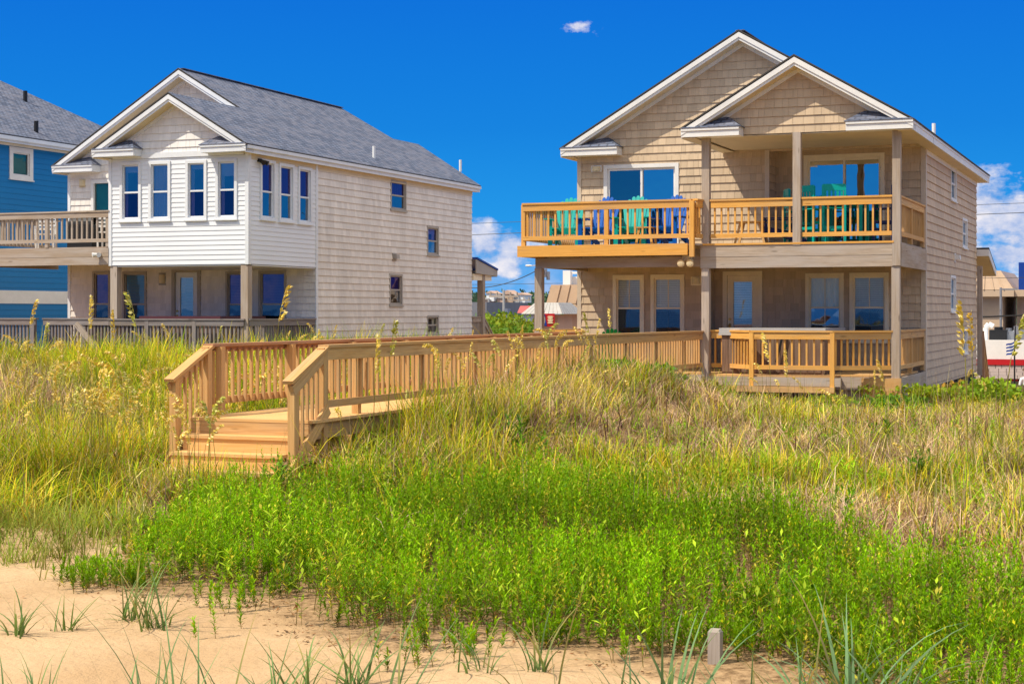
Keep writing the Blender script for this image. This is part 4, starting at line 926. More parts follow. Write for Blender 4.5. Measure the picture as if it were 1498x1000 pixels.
for k in range(5):
    xx=p[0]+4.3+k*1.55; zt=p[2]+1.15
    mb=MB(); mb.face([(xx,p[1]+.3,zt),(xx+1.2,p[1]+.3,zt),(xx+.75,p[1]+.1,p[2])]); mb.face([(xx+1.2,p[1]+.3,zt),(xx+1.25,p[1]+2,zt),(xx+.75,p[1]+.1,p[2])]); mb.face([(xx,p[1]+.3,zt),(xx+.75,p[1]+.1,p[2]),(xx,p[1]+2,zt)]); mb.face([(xx,p[1]+.3,zt),(xx+1.2,p[1]+.3,zt),(xx+1.2,p[1]+2.1,zt),(xx,p[1]+2.1,zt)]); mb.build('dormer',m_tanmetal,bl)
# white shop with red stripe
d=64; p=atD(1441,497,d); zt=p[2]; zr=atD(1441,525,d)[2]; zb_=atD(1441,537,d)[2]; zw=atD(1441,542,d)[2]
sh=empty('shop_building',(p[0]+5,p[1]+4,-2.8),'white flat-roofed shop with red stripe and red-framed windows at the right edge','building')
X0,X1,Y0=p[0]-3.5,p[0]+9,p[1]
mb=MB(); mb.box(X0,X1,Y0+.8,Y0+9,-2.8,zr-.05); mb.build('wall',m_pvc,sh)
mb=MB(); mb.box(X0,X1,Y0,Y0+.3,zr,zt); mb.box(X0,X1,Y0+.3,Y0+9,zr+.0,zr+.15); mb.build('parapet',m_white,sh)
mb=MB(); mb.box(X0,X1,Y0-.06,Y0+.35,zr-.22,zr-.01); mb.build('stripe',m_red,sh)
zc=atD(1441,541,d)[2]
mb=MB()
for k in range(4):
    x=X0
    while x<X1: w=random.uniform(.2,.4); mb.box(x,x+w-.02,Y0-.02+k*-.0,Y0+.3,zr-.23-(k+1)*.13,zr-.235-k*.13); x+=w
mb.build('shingle_band',m_brick,sh)
for k,px_ in enumerate((1477,1492,1512)):
    a=atD(px_,545,d+1); mb=MB(); xx=a[0]
    for b in ((xx,xx+.07,-2.6,zr-.8),(xx+.62,xx+.69,-2.6,zr-.8),(xx,xx+.69,zr-.87,zr-.8),(xx,xx+.69,-1.75,-1.69)): mb.box(b[0],b[1],Y0+.74,Y0+.79,b[2],b[3])
    w=mb.build('window',m_red,sh); mb=MB(); mb.face([(xx+.07,Y0+.77,-2.6),(xx+.62,Y0+.77,-2.6),(xx+.62,Y0+.77,zr-.87),(xx+.07,Y0+.77,zr-.87)]); mb.build('pane',m_glass_d,w)
a=atD(1464,545,d+.7); mb=MB(); mb.ellipsoid((a[0],Y0+.76,a[2]-.1),(.16,.05,.26),10,8); mb.ellipsoid((a[0],Y0+.74,a[2]+.17),(.09,.04,.10),8,6); mb.build('door_ornament',m_maroon,sh)
for k,(px_,w,h,m) in enumerate(((1447,.7,.35,m_black),(1466,.5,.3,m_metal),(1483,.9,.5,m_greyroof))):
    a=atD(px_,493,d+4); mb=MB(); mb.box(a[0],a[0]+w,a[1],a[1]+.6,zr+.16,zt+h); mb.cyl((a[0]+w*.5,a[1]+.3,zt+h),(a[0]+w*.5,a[1]+.3,zt+h+.12),w*.25); mb.box(a[0]+.03,a[0]+w-.03,a[1]-.02,a[1]-.001,zr+.25,zt+h-.08,0)
    o=mb.build('rooftop_unit',m); tag(o,['black air conditioning unit on the white shop roof, furthest left','low metal box on the white shop roof in the middle','grey rooftop unit below the white stair on the shop roof'][k],'rooftop unit')
a=atD(1442,480,d+3); mb=MB(); mb.cyl((a[0],a[1],zt-.1),(a[0],a[1],zt+.45),.10); mb.cyl((a[0],a[1],zt+.45),(a[0]+.12,a[1],zt+.6),.10); mb.cyl((a[0]+.12,a[1],zt+.6),(a[0]+.3,a[1],zt+.5),.10); o=mb.build('vent_hood',m_pvc); tag(o,'white curved vent hood standing on the shop roof','vent')
# white outdoor stair behind the shop
a=atD(1486,478,d+6); st=empty('outdoor_stair',(a[0],a[1],zr),'white outdoor stair with railing rising over the shop roof','stair')
mb=MB()
for k in range(7): mb.box(a[0]+k*.26,a[0]+k*.26+.28,a[1],a[1]+.9,zr+.3+k*.18,zr+.34+k*.18)
mb.build('tread',m_pvc,st)
for y in (a[1],a[1]+.9):
    mb=MB(); mb.bar((a[0]-.1,y,zr+1.0),(a[0]+1.9,y,zr+2.35),.06,.08)
    for k in range(8): mb.box(a[0]+k*.26-.02,a[0]+k*.26+.02,y-.02,y+.02,zr+.2+k*.18,zr+1.05+k*.178)
    mb.build('stair_railing',m_pvc,st)
# striped flag
a=atD(1483,500,d-1.5); fl=empty('striped_flag',(a[0],a[1],a[2]-2),'blue and white striped flag hanging on a dark pole by the shop','flag')
mb=MB(); mb.cyl((a[0]+.03,a[1],a[2]-.4),(a[0]+.06,a[1],a[2]+.6),.025); mb.cyl((a[0]+.03,a[1],-2.8),(a[0]+.03,a[1],a[2]-.39),.03); mb.build('pole',m_black,fl)
for k in range(7):
    mb=MB(); n=8
    for i in range(n):
        f0,f1=i/n,(i+1)/n; g=lambda f,kk:(a[0]+.02-.30*f,a[1]+.05*math.sin(f*6+kk*.3),a[2]+.02-kk*.062-.12*f-.02*math.sin(f*5))
        mb.face([g(f0,k+1),g(f1,k+1),g(f1,k),g(f0,k)])
    mb.build('stripe',m_royal if k%2==0 else m_pvc,fl)
# red pole-top sign cut by the frame edge
# snack hut with shake roof and menu sign
d=60; p=atD(762,459,d); q=atD(832,459,d); zt=atD(790,443,d)[2]; ze=p[2]
hut=empty('snack_hut',((p[0]+q[0])/2,p[1]+1,-2.8),'small pink-walled hut with pale grey shake roof seen between the houses','building')
mb=MB(); cx=(p[0]+q[0])/2; w=(q[0]-p[0])/2; cy=p[1]+1.2
mb.box(cx-w+.35,cx+w-.35,cy-.8,cy+.8,-2.8,ze-.03); mb.build('wall',m_pinkwall,hut)
mb=MB(); N=6
for k in range(N):
    s0=1-.42*k/N; s1=1-.42*(k+1.25)/N; z0=ze+(zt-ze)*k/N; z1=ze+(zt-ze)*(k+1.2)/N
    A_=[(cx-w*s0,cy-1.2*s0,z0),(cx+w*s0,cy-1.2*s0,z0),(cx+w*s0,cy+1.2*s0,z0),(cx-w*s0,cy+1.2*s0,z0)]; B_=[(cx-w*s1,cy-1.2*s1,z1),(cx+w*s1,cy-1.2*s1,z1),(cx+w*s1,cy+1.2*s1,z1),(cx-w*s1,cy+1.2*s1,z1)]
    n=9
    for i in range(4):
        j=(i+1)%4
        for m in range(n):
            L=lambda P,Q,t: Vector(P).lerp(Vector(Q),t)
            t0,t1=m/n,(m+.93)/n; mb.face([L(A_[i],A_[j],t0),L(A_[i],A_[j],t1),L(B_[i],B_[j],t1),L(B_[i],B_[j],t0)])
    mb.face([A_[3],A_[2],A_[1],A_[0]])
mb.face([(x,y,zt) for x,y,_ in B_]); mb.build('roof',m_greyvinyl,hut)
a=atD(791,458.5,d-1); b=atD(814,477.5,d-1)
sg=empty('menu_sign',((a[0]+b[0])/2,a[1],b[2]),'red food sign with burger and drink picture under the shake roof','sign')
mb=MB(); mb.box(a[0],b[0],a[1],a[1]+.06,b[2],a[2]); mb.box(a[0]+.05,a[0]+.1,a[1]+.02,a[1]+.05,-2.8,b[2]); mb.box(b[0]-.1,b[0]-.05,a[1]+.02,a[1]+.05,-2.8,b[2]); mb.build('board',m_red,sg)
w=b[0]-a[0]; h=a[2]-b[2]; y=a[1]-.012
mb=MB(); mb.prism([(a[0]+w*.10,y,b[2]+h*.05),(a[0]+w*.46,y,b[2]+h*.05),(a[0]+w*.40,y,b[2]+h*.45),(a[0]+w*.34,y,b[2]+h*.62),(a[0]+w*.33,y,b[2]+h*.92),(a[0]+w*.22,y,b[2]+h*.92),(a[0]+w*.2,y,b[2]+h*.62),(a[0]+w*.12,y,b[2]+h*.45)],(0,-.01,0)); mb.build('bottle_picture',m_royal,sg)
mb=MB(); mb.ellipsoid((a[0]+w*.28,y-.012,b[2]+h*.5),(w*.07,.006,h*.3),10,6); mb.build('bottle_label',m_greyvinyl,sg)
mb=MB()
for k in range(5): mb.ellipsoid((a[0]+w*.72,y-.01,b[2]+h*(.28+.12*k)),(w*(.20 if k%2 else .22),.008,h*.055),12,6)
mb.build('burger_picture',m_lamp,sg)
# red-roofed hut far behind
p=atD(763,451,90); ro=empty('kiosk',(p[0],p[1],-2.8),'small kiosk with bright red roof behind the grey deck post','building')
mb=MB(); mb.box(p[0],p[0]+1.5,p[1],p[1]+2,-2.8,p[2]-.26); mb.build('wall',m_pvc,ro); mb=MB(); mb.prism([(p[0]-.1,p[1]-.4,p[2]-.25),(p[0]+1.6,p[1]-.4,p[2]-.25),(p[0]+1.5,p[1]-.2,p[2]+.14),(p[0],p[1]-.2,p[2]+.14)],(0,2.6,0)); mb.build('roof',m_red,ro)
# dark long building
p=atD(688,468,130); q=atD(752,440,130); db=empty('warehouse_building',(p[0],p[1],-2.8),'long low dark grey building beyond the trees','building')
mb=MB(); mb.box(p[0]-8,q[0]-1.0,p[1],p[1]+8,-2.8,p[2]+.2); mb.build('wall',m_greyvinyl,db); mb=MB(); mb.box(p[0]-8.4,q[0]-1.6,p[1]-.5,p[1]+8.4,p[2]+.21,q[2]-.1); mb.build('roof',m_greyroof,db)
# white pickup/suv facing
p=atD(763,492,84); car=empty('parked_car',(p[0],p[1],-2.8),'white car parked beyond the hedge, seen front-on through the gap','car')
gx,gy,gz=p[0],p[1],-2.0
mb=MB(); mb.prism([(gx-.88,gy,gz+.25),(gx+.88,gy,gz+.25),(gx+.9,gy,gz+.85),(gx+.82,gy,gz+1.02),(gx-.82,gy,gz+1.02),(gx-.9,gy,gz+.85)],(0,4.3,0)); mb.prism([(gx-.80,gy+1.2,gz+1.021),(gx+.80,gy+1.2,gz+1.021),(gx+.62,gy+1.75,gz+1.62),(gx-.62,gy+1.75,gz+1.62)],(0,2.2,0)); mb.build('body',m_pvc,car)
mb=MB(); mb.face([(gx-.72,gy+1.17,gz+1.06),(gx+.72,gy+1.17,gz+1.06),(gx+.56,gy+1.68,gz+1.55),(gx-.56,gy+1.68,gz+1.55)]); mb.build('windscreen',m_black,car)
for s in (-1,1):
    mb=MB(); mb.ellipsoid((gx+s*.62,gy-.01,gz+.76),(.17,.05,.09),10,6); mb.build('headlight',m_glass_d,car)
    for yy in (.8,3.4): mb=MB(); mb.cyl((gx+s*.68,gy+yy,gz+.32),(gx+s*.9,gy+yy,gz+.32),.32,n=16); mb.build('wheel',m_black,car)
mb=MB(); mb.box(gx-.5,gx+.5,gy-.02,gy-.002,gz+.5,gz+.72); mb.build('grille',m_black,car)
# utility poles, wires
def pole(px,ptop,d,label,arm=True,w=.11):
    p=atD(px,ptop,d); r=empty('utility_pole',(p[0],p[1],-2.8),label,'utility pole','utility poles along the road')
    mb=MB(); mb.cyl((p[0],p[1],-2.9),(p[0],p[1],p[2]),w*1.2,w*.8,8); mb.build('pole',m_greyvinyl,r)
    if arm:
        mb=MB(); mb.box(p[0]-1.1,p[0]+1.1,p[1]-.06,p[1]+.06,p[2]-.5,p[2]-.38)
        for k in (-1,-.5,.5,1): mb.cyl((p[0]+k,p[1],p[2]-.38),(p[0]+k,p[1],p[2]-.15),.06,n=6)
        mb.build('cross_arm',m_old,r)
        mb=MB(); mb.cyl((p[0]+.3,p[1]-.1,p[2]-2.2),(p[0]+.3,p[1]-.1,p[2]-1.3),.24,n=10); mb.build('transformer',m_metal,r)
    return p
pole(737,424,115,'tallest pale utility pole with crossarm, left of the dark deck post'); pole(759,432,150,'thin utility pole just left of the deck post beyond the bushes'); pole(715,436,140,'short utility pole over the grey building',False)
pp=pole(793,384,75,'utility pole hidden behind the deck post with equipment sticking out',False)
mb=MB()
for k in (0,1):
    c=atD(798+k*4,399+k*4,75); mb.cyl((c[0],c[1],c[2]-.2),(c[0],c[1],c[2]+.18),.09,n=8); mb.bar((pp[0],pp[1],c[2]),c,.03,.03)
o=mb.build('pole_equipment',m_metal); o.parent=None; tag(o,'small grey line equipment beside the deck post on the hidden pole','pole equipment')
mb=MB(); l=atD(775,388.5,74); mb.bar((pp[0],pp[1],l[2]+.05),(l[0],l[1],l[2]),.05,.05); mb.ellipsoid((l[0]-.05,l[1],l[2]),(.18,.10,.05),10,6); o=mb.build('street_lamp',m_pvc); tag(o,'white cobra-head street lamp on an arm beside the deck post','street lamp')
lp=atD(1464,424,70); mb=MB(); mb.cyl((lp[0],lp[1],-2.8),(lp[0],lp[1],lp[2]+.1),.05); mb.box(lp[0],lp[0]+.7,lp[1]-.04,lp[1]+.04,lp[2],lp[2]+.06); mb.build('street_lamp',m_greyroof); tag(C.objects[-1],'thin grey lamp post in front of the tan building at the right','street lamp')
def wire(y,za,zb_,x0,x1,sag,label,r=.012):
    mb=MB(); n=24; P=[(x0+(x1-x0)*i/n,y,za+(zb_-za)*i/n-sag*(1-(2*i/n-1)**2)) for i in range(n+1)]
    for a,b in zip(P,P[1:]): mb.cyl(a,b,r,n=5,caps=False)
    o=mb.build('power_line',m_black); tag(o,label,'power line')
yw=72.
for i,(pa,pb,lab) in enumerate((((690,327),(1498,297),'upper power line crossing the sky behind both houses'),((690,343.5),(1498,311),'second power line from the top behind both houses'),((690,416),(1498,406),'low power line just above the tree line'))):
    a=atY(*pa,yw); b=atY(*pb,yw); k=(b[2]-a[2])/(b[0]-a[0]); x0,x1=a[0]-25,b[0]+25
    wire(yw,a[2]-25*k,b[2]+25*k,x0,x1,0,lab,.011+.004*(i==1))
a=atY(690,421,yw-2); b=atY(793,391,yw-2); wire(yw-2,a[2],b[2],a[0],b[0],.25,'thin slanting wire running down left from the hidden pole',.02)
a=atD(1434,463.5,60); b=atD(1500,459,60); mb=MB(); mb.cyl(a,(b[0]+6,b[1]+1,b[2]+.2),.03,n=5); tag(mb.build('power_line',m_black),'dark wire across the tan wall at the right edge','power line')
# person at the right edge by the shop window
def person(label,loc,rz,h=1.72):
    bm=bmesh.new(); sk=bm.verts.layers.skin.verify()
    pts={'pelvis':((0,0,.95),.14),'waist':((0,.0,1.10),.125),'chest':((0,0,1.32),.15),'neck0':((0,0,1.47),.06),'neck':((0,-.01,1.53),.052),'head0':((0,-.02,1.60),.075),'head':((0,-.02,1.70),.09),
         'shL':((-.18,0,1.42),.065),'elL':((-.24,.03,1.14),.045),'wrL':((-.22,-.12,.93),.03),'haL':((-.21,-.18,.87),.032),'shR':((.18,0,1.42),.065),'elR':((.25,.02,1.15),.045),'wrR':((.22,-.14,.98),.03),'haR':((.21,-.2,.94),.032),
         'hiL':((-.09,0,.88),.095),'knL':((-.10,-.02,.48),.06),'anL':((-.10,.02,.09),.04),'toL':((-.11,-.14,.04),.035),'hiR':((.09,0,.88),.095),'knR':((.10,-.04,.48),.06),'anR':((.10,.0,.09),.04),'toR':((.11,-.16,.04),.035)}
    vs={}
    for k,(c,r) in pts.items(): v=bm.verts.new(c); v[sk].radius=(r,r*.85 if k in('pelvis','waist','chest') else r); vs[k]=v
    vs['pelvis'][sk].use_root=True
    for e in ('pelvis waist','waist chest','chest neck0','neck0 neck','neck head0','head0 head','chest shL','shL elL','elL wrL','wrL haL','chest shR','shR elR','elR wrR','wrR haR','pelvis hiL','hiL knL','knL anL','anL toL','pelvis hiR','hiR knR','knR anR','anR toR'):
        a,b=e.split(); bm.edges.new((vs[a],vs[b]))
    me=bpy.data.meshes.new('person'); bm.to_mesh(me); bm.free()
    o=bpy.data.objects.new('person',me); C.objects.link(o)
    o.modifiers.new('skin','SKIN'); o.modifiers.new('sub','SUBSURF').levels=2; o.modifiers['sub'].render_levels=2
    t=NT('skin_and_clothes'); tc=t.n('ShaderNodeTexCoord'); sp=t.n('ShaderNodeSeparateXYZ'); t.l(tc.outputs['Object'],sp.inputs[0])
    z=t.math('DIVIDE',sp.outputs[2],2.0)
    rp=t.ramp(z,(0.,(.45,.22,.14,1)),(.26,(.04,.05,.10,1)),(.48,(.80,.80,.80,1)),(.735,(.45,.22,.14,1))); 
    rp.node.color_ramp.interpolation='CONSTANT'
    me.materials.append(t.done(t.princ(rp,.7,.2)))
    o.location=loc; o.rotation_euler=(0,0,rz); tag(o,label,'person')
    hb=MB(); hb.ellipsoid((0,.012,1.73),(.098,.11,.10),14,10,zmin=-.35); hb.build('hair',m_brownwood,None).parent=o
    ear=MB()
    return o
def _fix():
    a=atD(1496,560,60.5); person('person in a white shirt standing by the red-framed shop windows',(a[0]+.1,a[1],a[2]-1.25),R(40))
_fix()
# far wooded hills with houses
def blob_tree(name,loc,h,wr,label,col=(.07,.13,.02),n=900,leaf=.22,group=None,cat='tree',trunk=True,flat=1.):
    r=empty(name,loc,label,cat,group)
    if trunk:
        mb=MB(); mb.cyl(loc,(loc[0]+.1,loc[1],loc[2]+h*.55),.09*h/4,.04*h/4,7)
        for k in range(4):
            a=k*1.7; mb.cyl((loc[0],loc[1],loc[2]+h*.3),(loc[0]+math.cos(a)*wr*.6,loc[1]+math.sin(a)*wr*.6,loc[2]+h*.65),.04*h/4,.015,6)
        mb.build('trunk',m_old,r)
    g=np.random.default_rng(int(abs(loc[0]*31+loc[1]*17))%99991); K=9
    cc=g.normal(0,.5,(K,3)); cc[:,2]=g.uniform(-.35,.5,K); cr=g.uniform(.32,.55,K)
    ci=g.integers(0,K,n); v=g.normal(0,1,(n,3)); v/=np.linalg.norm(v,axis=1)[:,None]; rr=g.uniform(.55,1.05,n)**.6
    P=cc[ci]+v*(cr[ci]*rr)[:,None]; P=P*np.array([wr,wr,h*.42])+np.array([0,0,h*.58])
    P[:,2]=np.maximum(P[:,2],.05)
    V,Q,_=leaves(P,g.uniform(.6,1.3,n)*leaf,g)
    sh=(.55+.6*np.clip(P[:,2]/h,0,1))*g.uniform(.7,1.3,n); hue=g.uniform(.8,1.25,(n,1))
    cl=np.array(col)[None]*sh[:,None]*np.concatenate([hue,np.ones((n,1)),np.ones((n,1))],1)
    o=np_mesh('crown',V,Q,m_leaf,np.repeat(cl,4,0),r); return r
def leaves(P,size,g,up=.3):
    n=len(P); d=g.normal(0,1,(n,3)); d[:,2]+=up; d/=np.linalg.norm(d,axis=1)[:,None]
    s=np.cross(d,g.normal(0,1,(n,3))); s/=np.linalg.norm(s,axis=1)[:,None]+1e-9
    L=size[:,None]; W=L*.32
    V=np.stack([P,P+d*L*.5+s*W,P+d*L,P+d*L*.5-s*W],1).reshape(-1,3)
    Q=np.arange(4*n).reshape(n,4); return V,Q,None
def hills():
    g=np.random.default_rng(5)
    xs=np.linspace(-520,120,90); y0=560
    mb=MB()
    H=lambda x: 6.2+2.2*math.sin(x*.021+1)+1.4*math.sin(x*.053)
    for a,b in zip(xs,xs[1:]): mb.face([(a,y0,-3),(b,y0,-3),(b,y0+80,H(b)),(a,y0+80,H(a))])
    tag(mb.build('hills',M_flat('wooded_hill',(.05,.09,.025,1),.95)),'low wooded hills on the horizon','hills',kind='structure')
    n=26000; x=g.uniform(-420,60,n); t=g.uniform(0,1,n); P=np.stack([x,y0+80*t,np.array([H(k) for k in x])*t-3*(1-t)+g.uniform(0,2.6,n)],1)
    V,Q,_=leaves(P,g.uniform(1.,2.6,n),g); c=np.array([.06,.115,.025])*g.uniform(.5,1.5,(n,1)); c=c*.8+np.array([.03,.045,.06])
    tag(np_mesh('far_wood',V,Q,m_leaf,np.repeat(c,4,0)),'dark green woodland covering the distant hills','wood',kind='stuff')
    labs=['tan house with orange wall on the wooded hill, largest of the far houses','grey-roofed house right of the orange one on the hill','small white house on the hill top at the left of the gap','pale house low on the wooded hill beside the dark post','white-walled house near the hill top right of the utility pole','small pinkish house at the foot of the hill']
    for k,(px,py,w,h,m) in enumerate(((742,432,4,3.2,m_tanmetal),(750,434,3.6,2.4,m_greyvinyl),(717,429,2.8,2,m_pvc),(711,438,2.6,1.8,m_pinkwall),(762,431,3,1.8,m_pvc),(733,436,2.8,2.,m_pinkwall))):
        p=atD(px,py+3,560); r=empty('hill_house',(p[0],p[1],p[2]-2),labs[k],'house','houses on the far hill')
        mb=MB(); mb.box(p[0]-w/2,p[0]+w/2,p[1],p[1]+6,p[2]-2,p[2]+h*.35); mb.build('wall',m,r)
        mb=MB(); mb.prism([(p[0]-w/2-.4,p[1]-.4,p[2]+h*.352),(p[0]+w/2+.4,p[1]-.4,p[2]+h*.352),(p[0],p[1]-.4,p[2]+h*.8)],(0,7,0)); mb.build('roof',m_greyvinyl if k%2 else m_pinkwall,r)
hills()
for k,(px,py,d,h,w) in enumerate(((700,478,82,3.4,2.6),(716,474,84,3.8,2.6),(730,468,88,4.2,2.4),(745,480,82,3.4,2.8),(758,474,92,3.8,2.4),(770,482,80,2.8,2.0),(725,490,74,2.4,2.4),(748,492,76,2.2,2.2))):
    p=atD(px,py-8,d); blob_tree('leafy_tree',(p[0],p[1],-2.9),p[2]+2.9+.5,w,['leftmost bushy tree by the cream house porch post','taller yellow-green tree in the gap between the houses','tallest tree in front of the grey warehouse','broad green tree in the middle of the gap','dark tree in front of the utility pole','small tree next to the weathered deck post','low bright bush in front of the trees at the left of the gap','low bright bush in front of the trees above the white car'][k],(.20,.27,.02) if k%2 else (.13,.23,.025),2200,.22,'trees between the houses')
for k,(px,py,d,h,w) in enumerate(((1452,566,52,1.0,1.2),(1478,564,53,1.1,1.4),(1500,566,52,1.0,1.3))):
    p=atD(px,py,d); blob_tree('hedge_bush',(p[0],p[1],-2.4),p[2]+2.4+.1,w*1.3,['leftmost bright green hedge bush below the white shop','middle bright green hedge bush below the red-framed windows','hedge bush at the right edge below the white shop'][k],(.08,.20,.015),1600,.14,'hedge below the shop','bush',False)
# ================================================================== VEGETATION
def ribbons(P,L,W,az,a0,bend,c0,c1,g,nseg=3,face=None,tip=.12):
    n=len(P); T=np.linspace(0,1,nseg+1); dx,dy=np.cos(az),np.sin(az)
    fa=az+math.pi/2+g.normal(0,.5,n) if face is None else face
    wx,wy=np.cos(fa),np.sin(fa); V=np.zeros((n,nseg+1,2,3)); Cc=np.zeros((n,nseg+1,2,3)); cur=P.copy()
    for k,t in enumerate(T):
        if k:
            ph=a0+bend*((T[k-1]+t)/2); ds=L/nseg
            cur=cur+np.stack([np.sin(ph)*dx*ds,np.sin(ph)*dy*ds,np.cos(ph)*ds],1)
        w=W*(1-(1-tip)*t**1.6)*.5
        off=np.stack([wx*w,wy*w,np.zeros(n)],1)
        V[:,k,0]=cur-off; V[:,k,1]=cur+off; Cc[:,k]=(c0*(1-t)+c1*t)[:,None,:]
    b=(np.arange(n)*(nseg+1)*2)[:,None]; k=(np.arange(nseg)*2)[None]
    q=b+k; Q=np.stack([q,q+1,q+3,q+2],2).reshape(-1,4)
    return V.reshape(-1,3),Q,Cc.reshape(-1,3),cur
class Pile:
    def __init__(s): s.V=[];s.Q=[];s.C=[];s.n=0
    def add(s,V,Q,c): s.V.append(V); s.Q.append(Q+s.n); s.C.append(c); s.n+=len(V)
    def mesh(s,name,mat,parent=None): return np_mesh(name,np.concatenate(s.V),np.concatenate(s.Q),mat,np.concatenate(s.C),parent)
def col_var(g,base,n,v=.25):
    b=np.array(base); return b[g.integers(0,len(b),n)]*g.uniform(1-v,1+v,(n,1))
def in_view(x,y,z,mx=400):
    d=-x*ST+y*CT; u=x*CT+y*ST; px=XC+F*u/np.maximum(d,1); return (px>-mx)&(px<1498+mx)&(d>4)
def blocked(x,y):
    b=(x>-11.5)&(x<-9.45)&(y>16.35)&(y<36.5)            # boardwalk
    b|=(x>-13.4)&(x<-5.0)&(y>33.75)                      # tan house decks
    b|=(x>-9.2)&(x<-6.2)&(y>33.0)
    b|=(x>-29.8)&(x<-21.0)&(y>34.8)
    b|=(x>-5.2)&(x<-5.0)&(y>37); return b
def scatter(g,n,x0,x1,y0,y1):
    x=g.uniform(x0,x1,n); y=g.uniform(y0,y1,n); k=in_view(x,y,0)&~blocked(x,y); return x[k],y[k]
def near_edge(x,y):   # 0 on open sand, 1 in the grass
    return sm(y+vnoise(x,y,1.0)*1.6-.8+.25*(x+9)*(x<-9), 12.2,14.6)
g=np.random.default_rng(21)
# ---- clumped dune grass
tuft=Pile(); dry=Pile()
x,y=scatter(g,68000,-27,7,11.2,37.5)
dens=near_edge(x,y); gi=inpoly(x,y,GREEN)
patch=vnoise(x+31,y,2.6); patch2=vnoise(x,y+17,.9)
k=(g.random(len(x))<dens)&~(gi&(g.random(len(x))<.88-.35*sm(y,14.5,17))); x,y,patch,patch2=x[k],y[k],patch[k],patch2[k]
gapk=(vnoise(x,y,.34)+.30*g.random(len(x))>.50); x,y,patch,patch2=x[gapk],y[gapk],patch[gapk],patch2[gapk]
depth=-x*ST+y*CT
leftness=sm(-x-.25*(y-16),9.5,12.0)
pd=np.clip(.50+1.5*(patch-.42)+.9*(patch2-.5)+.15*sm(y,18,24)-.32*leftness,.04,.95)
isdry=g.random(len(x))<pd
keep=g.random(len(x))<np.clip(1.25-.018*depth,.45,1.); x,y,isdry,depth,leftness=x[keep],y[keep],isdry[keep],depth[keep],leftness[keep]
def tufts(pile,x,y,nb,Lr,Wr,a0s,bendr,base,tipc,spread,lf):
    n=len(x); m=nb*n; X=np.repeat(x,nb)+g.normal(0,spread,m); Y=np.repeat(y,nb)+g.normal(0,spread,m)
    ok=~blocked(X,Y); 
    Z=height(X,Y)-.02; sc=np.repeat(g.uniform(.7,1.15,n)*lf,nb); L=g.uniform(*Lr,m)*sc; d=-X*ST+Y*CT
    W=g.uniform(*Wr,m)*(1+.02*np.maximum(d-18,0)); az=g.uniform(0,2*math.pi,m)
    a0=np.abs(g.normal(0,a0s,m)); bend=g.uniform(*bendr,m)
    tc=np.repeat(g.integers(0,len(base),n),nb); mixk=g.random(m)<.3; tc=np.where(mixk,g.integers(0,len(base),m),tc)
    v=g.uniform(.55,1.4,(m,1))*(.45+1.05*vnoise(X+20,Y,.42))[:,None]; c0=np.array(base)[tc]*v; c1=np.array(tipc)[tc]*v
    V,Q,c,_=ribbons(np.stack([X,Y,Z],1)[ok],L[ok],W[ok],az[ok],a0[ok],bend[ok],c0[ok],c1[ok],g)
    pile.add(V,Q,c)
lf=(1+.55*leftness)*(.55+.9*vnoise(x+70,y,1.1))*(1-.35*sm(y,28,32)*sm(x,-9,-7))*(1+.5*sm(-x,7.6,9.2)*sm(y,17,19)*(1-leftness))
gk=~isdry
GB=[(.09,.12,.01),(.20,.16,.02),(.06,.09,.008),(.22,.13,.03)]; GT=[(.50,.62,.01),(.86,.74,.02),(.28,.52,.008),(.84,.58,.05)]  # blade feet darkened for contrast, painted shade between the tufts
DB=[(.26,.13,.06),(.28,.15,.09),(.22,.14,.05),(.16,.08,.045)]; DT=[(.92,.67,.30),(.80,.56,.42),(.92,.72,.18),(.50,.32,.26)]  # dry feet darkened likewise, shade put into the colour
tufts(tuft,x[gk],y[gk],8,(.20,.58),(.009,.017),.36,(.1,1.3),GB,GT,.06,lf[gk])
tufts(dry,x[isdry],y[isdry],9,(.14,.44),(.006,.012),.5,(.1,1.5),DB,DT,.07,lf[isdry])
# long arching blades tangled over the tufts
k=g.random(len(x))<(.30+.35*leftness); k&=~isdry|(g.random(len(x))<.0); xa,ya,la=x[k],y[k],lf[k]; kd=isdry&(g.random(len(x))<.45)
tufts(dry,x[kd],y[kd],3,(.3,.6),(.006,.011),.5,(.6,2.4),[(.30,.17,.08),(.34,.22,.12)],[(.86,.62,.36),(.78,.54,.40)],.09,np.clip(lf[kd],.5,1.1))
tufts(tuft,xa,ya,3,(.45,.85),(.010,.018),.35,(1.0,2.5),[(.22,.24,.02),(.40,.30,.06),(.16,.20,.03)],[(.52,.58,.015),(.84,.68,.10),(.34,.52,.015)],.09,np.clip(la,.5,1.2))
# tall grass crowding the boardwalk and its steps
for (x0,x1,y0,y1,n_,f) in ((-9.5,-8.0,16.9,20.5,420,1.25),(-12.6,-11.4,15.6,19,420,1.35),(-11.2,-9.6,15.4,16.25,110,.8),(-9.5,-7.6,20,27,600,1.1)):
    xe,ye=g.uniform(x0,x1,n_),g.uniform(y0,y1,n_); k=~blocked(xe,ye)
    if x0==-9.5: k&=g.random(n_)<(.55 if y0<20 else .4); k2=~k&~blocked(xe,ye); tufts(dry,xe[k2],ye[k2],7,(.3,.6),(.006,.011),.35,(.3,1.6),DB,DT,.08,np.full(k2.sum(),f))
    tufts(tuft,xe[k],ye[k],7,(.3,.68),(.009,.016),.25,(.2,1.4),GB,GT,.07,np.full(k.sum(),f)); k2=k&(g.random(n_)<.6); tufts(dry,xe[k2],ye[k2],6,(.25,.55),(.006,.011),.35,(.3,1.5),DB,DT,.07,np.full(k2.sum(),f))
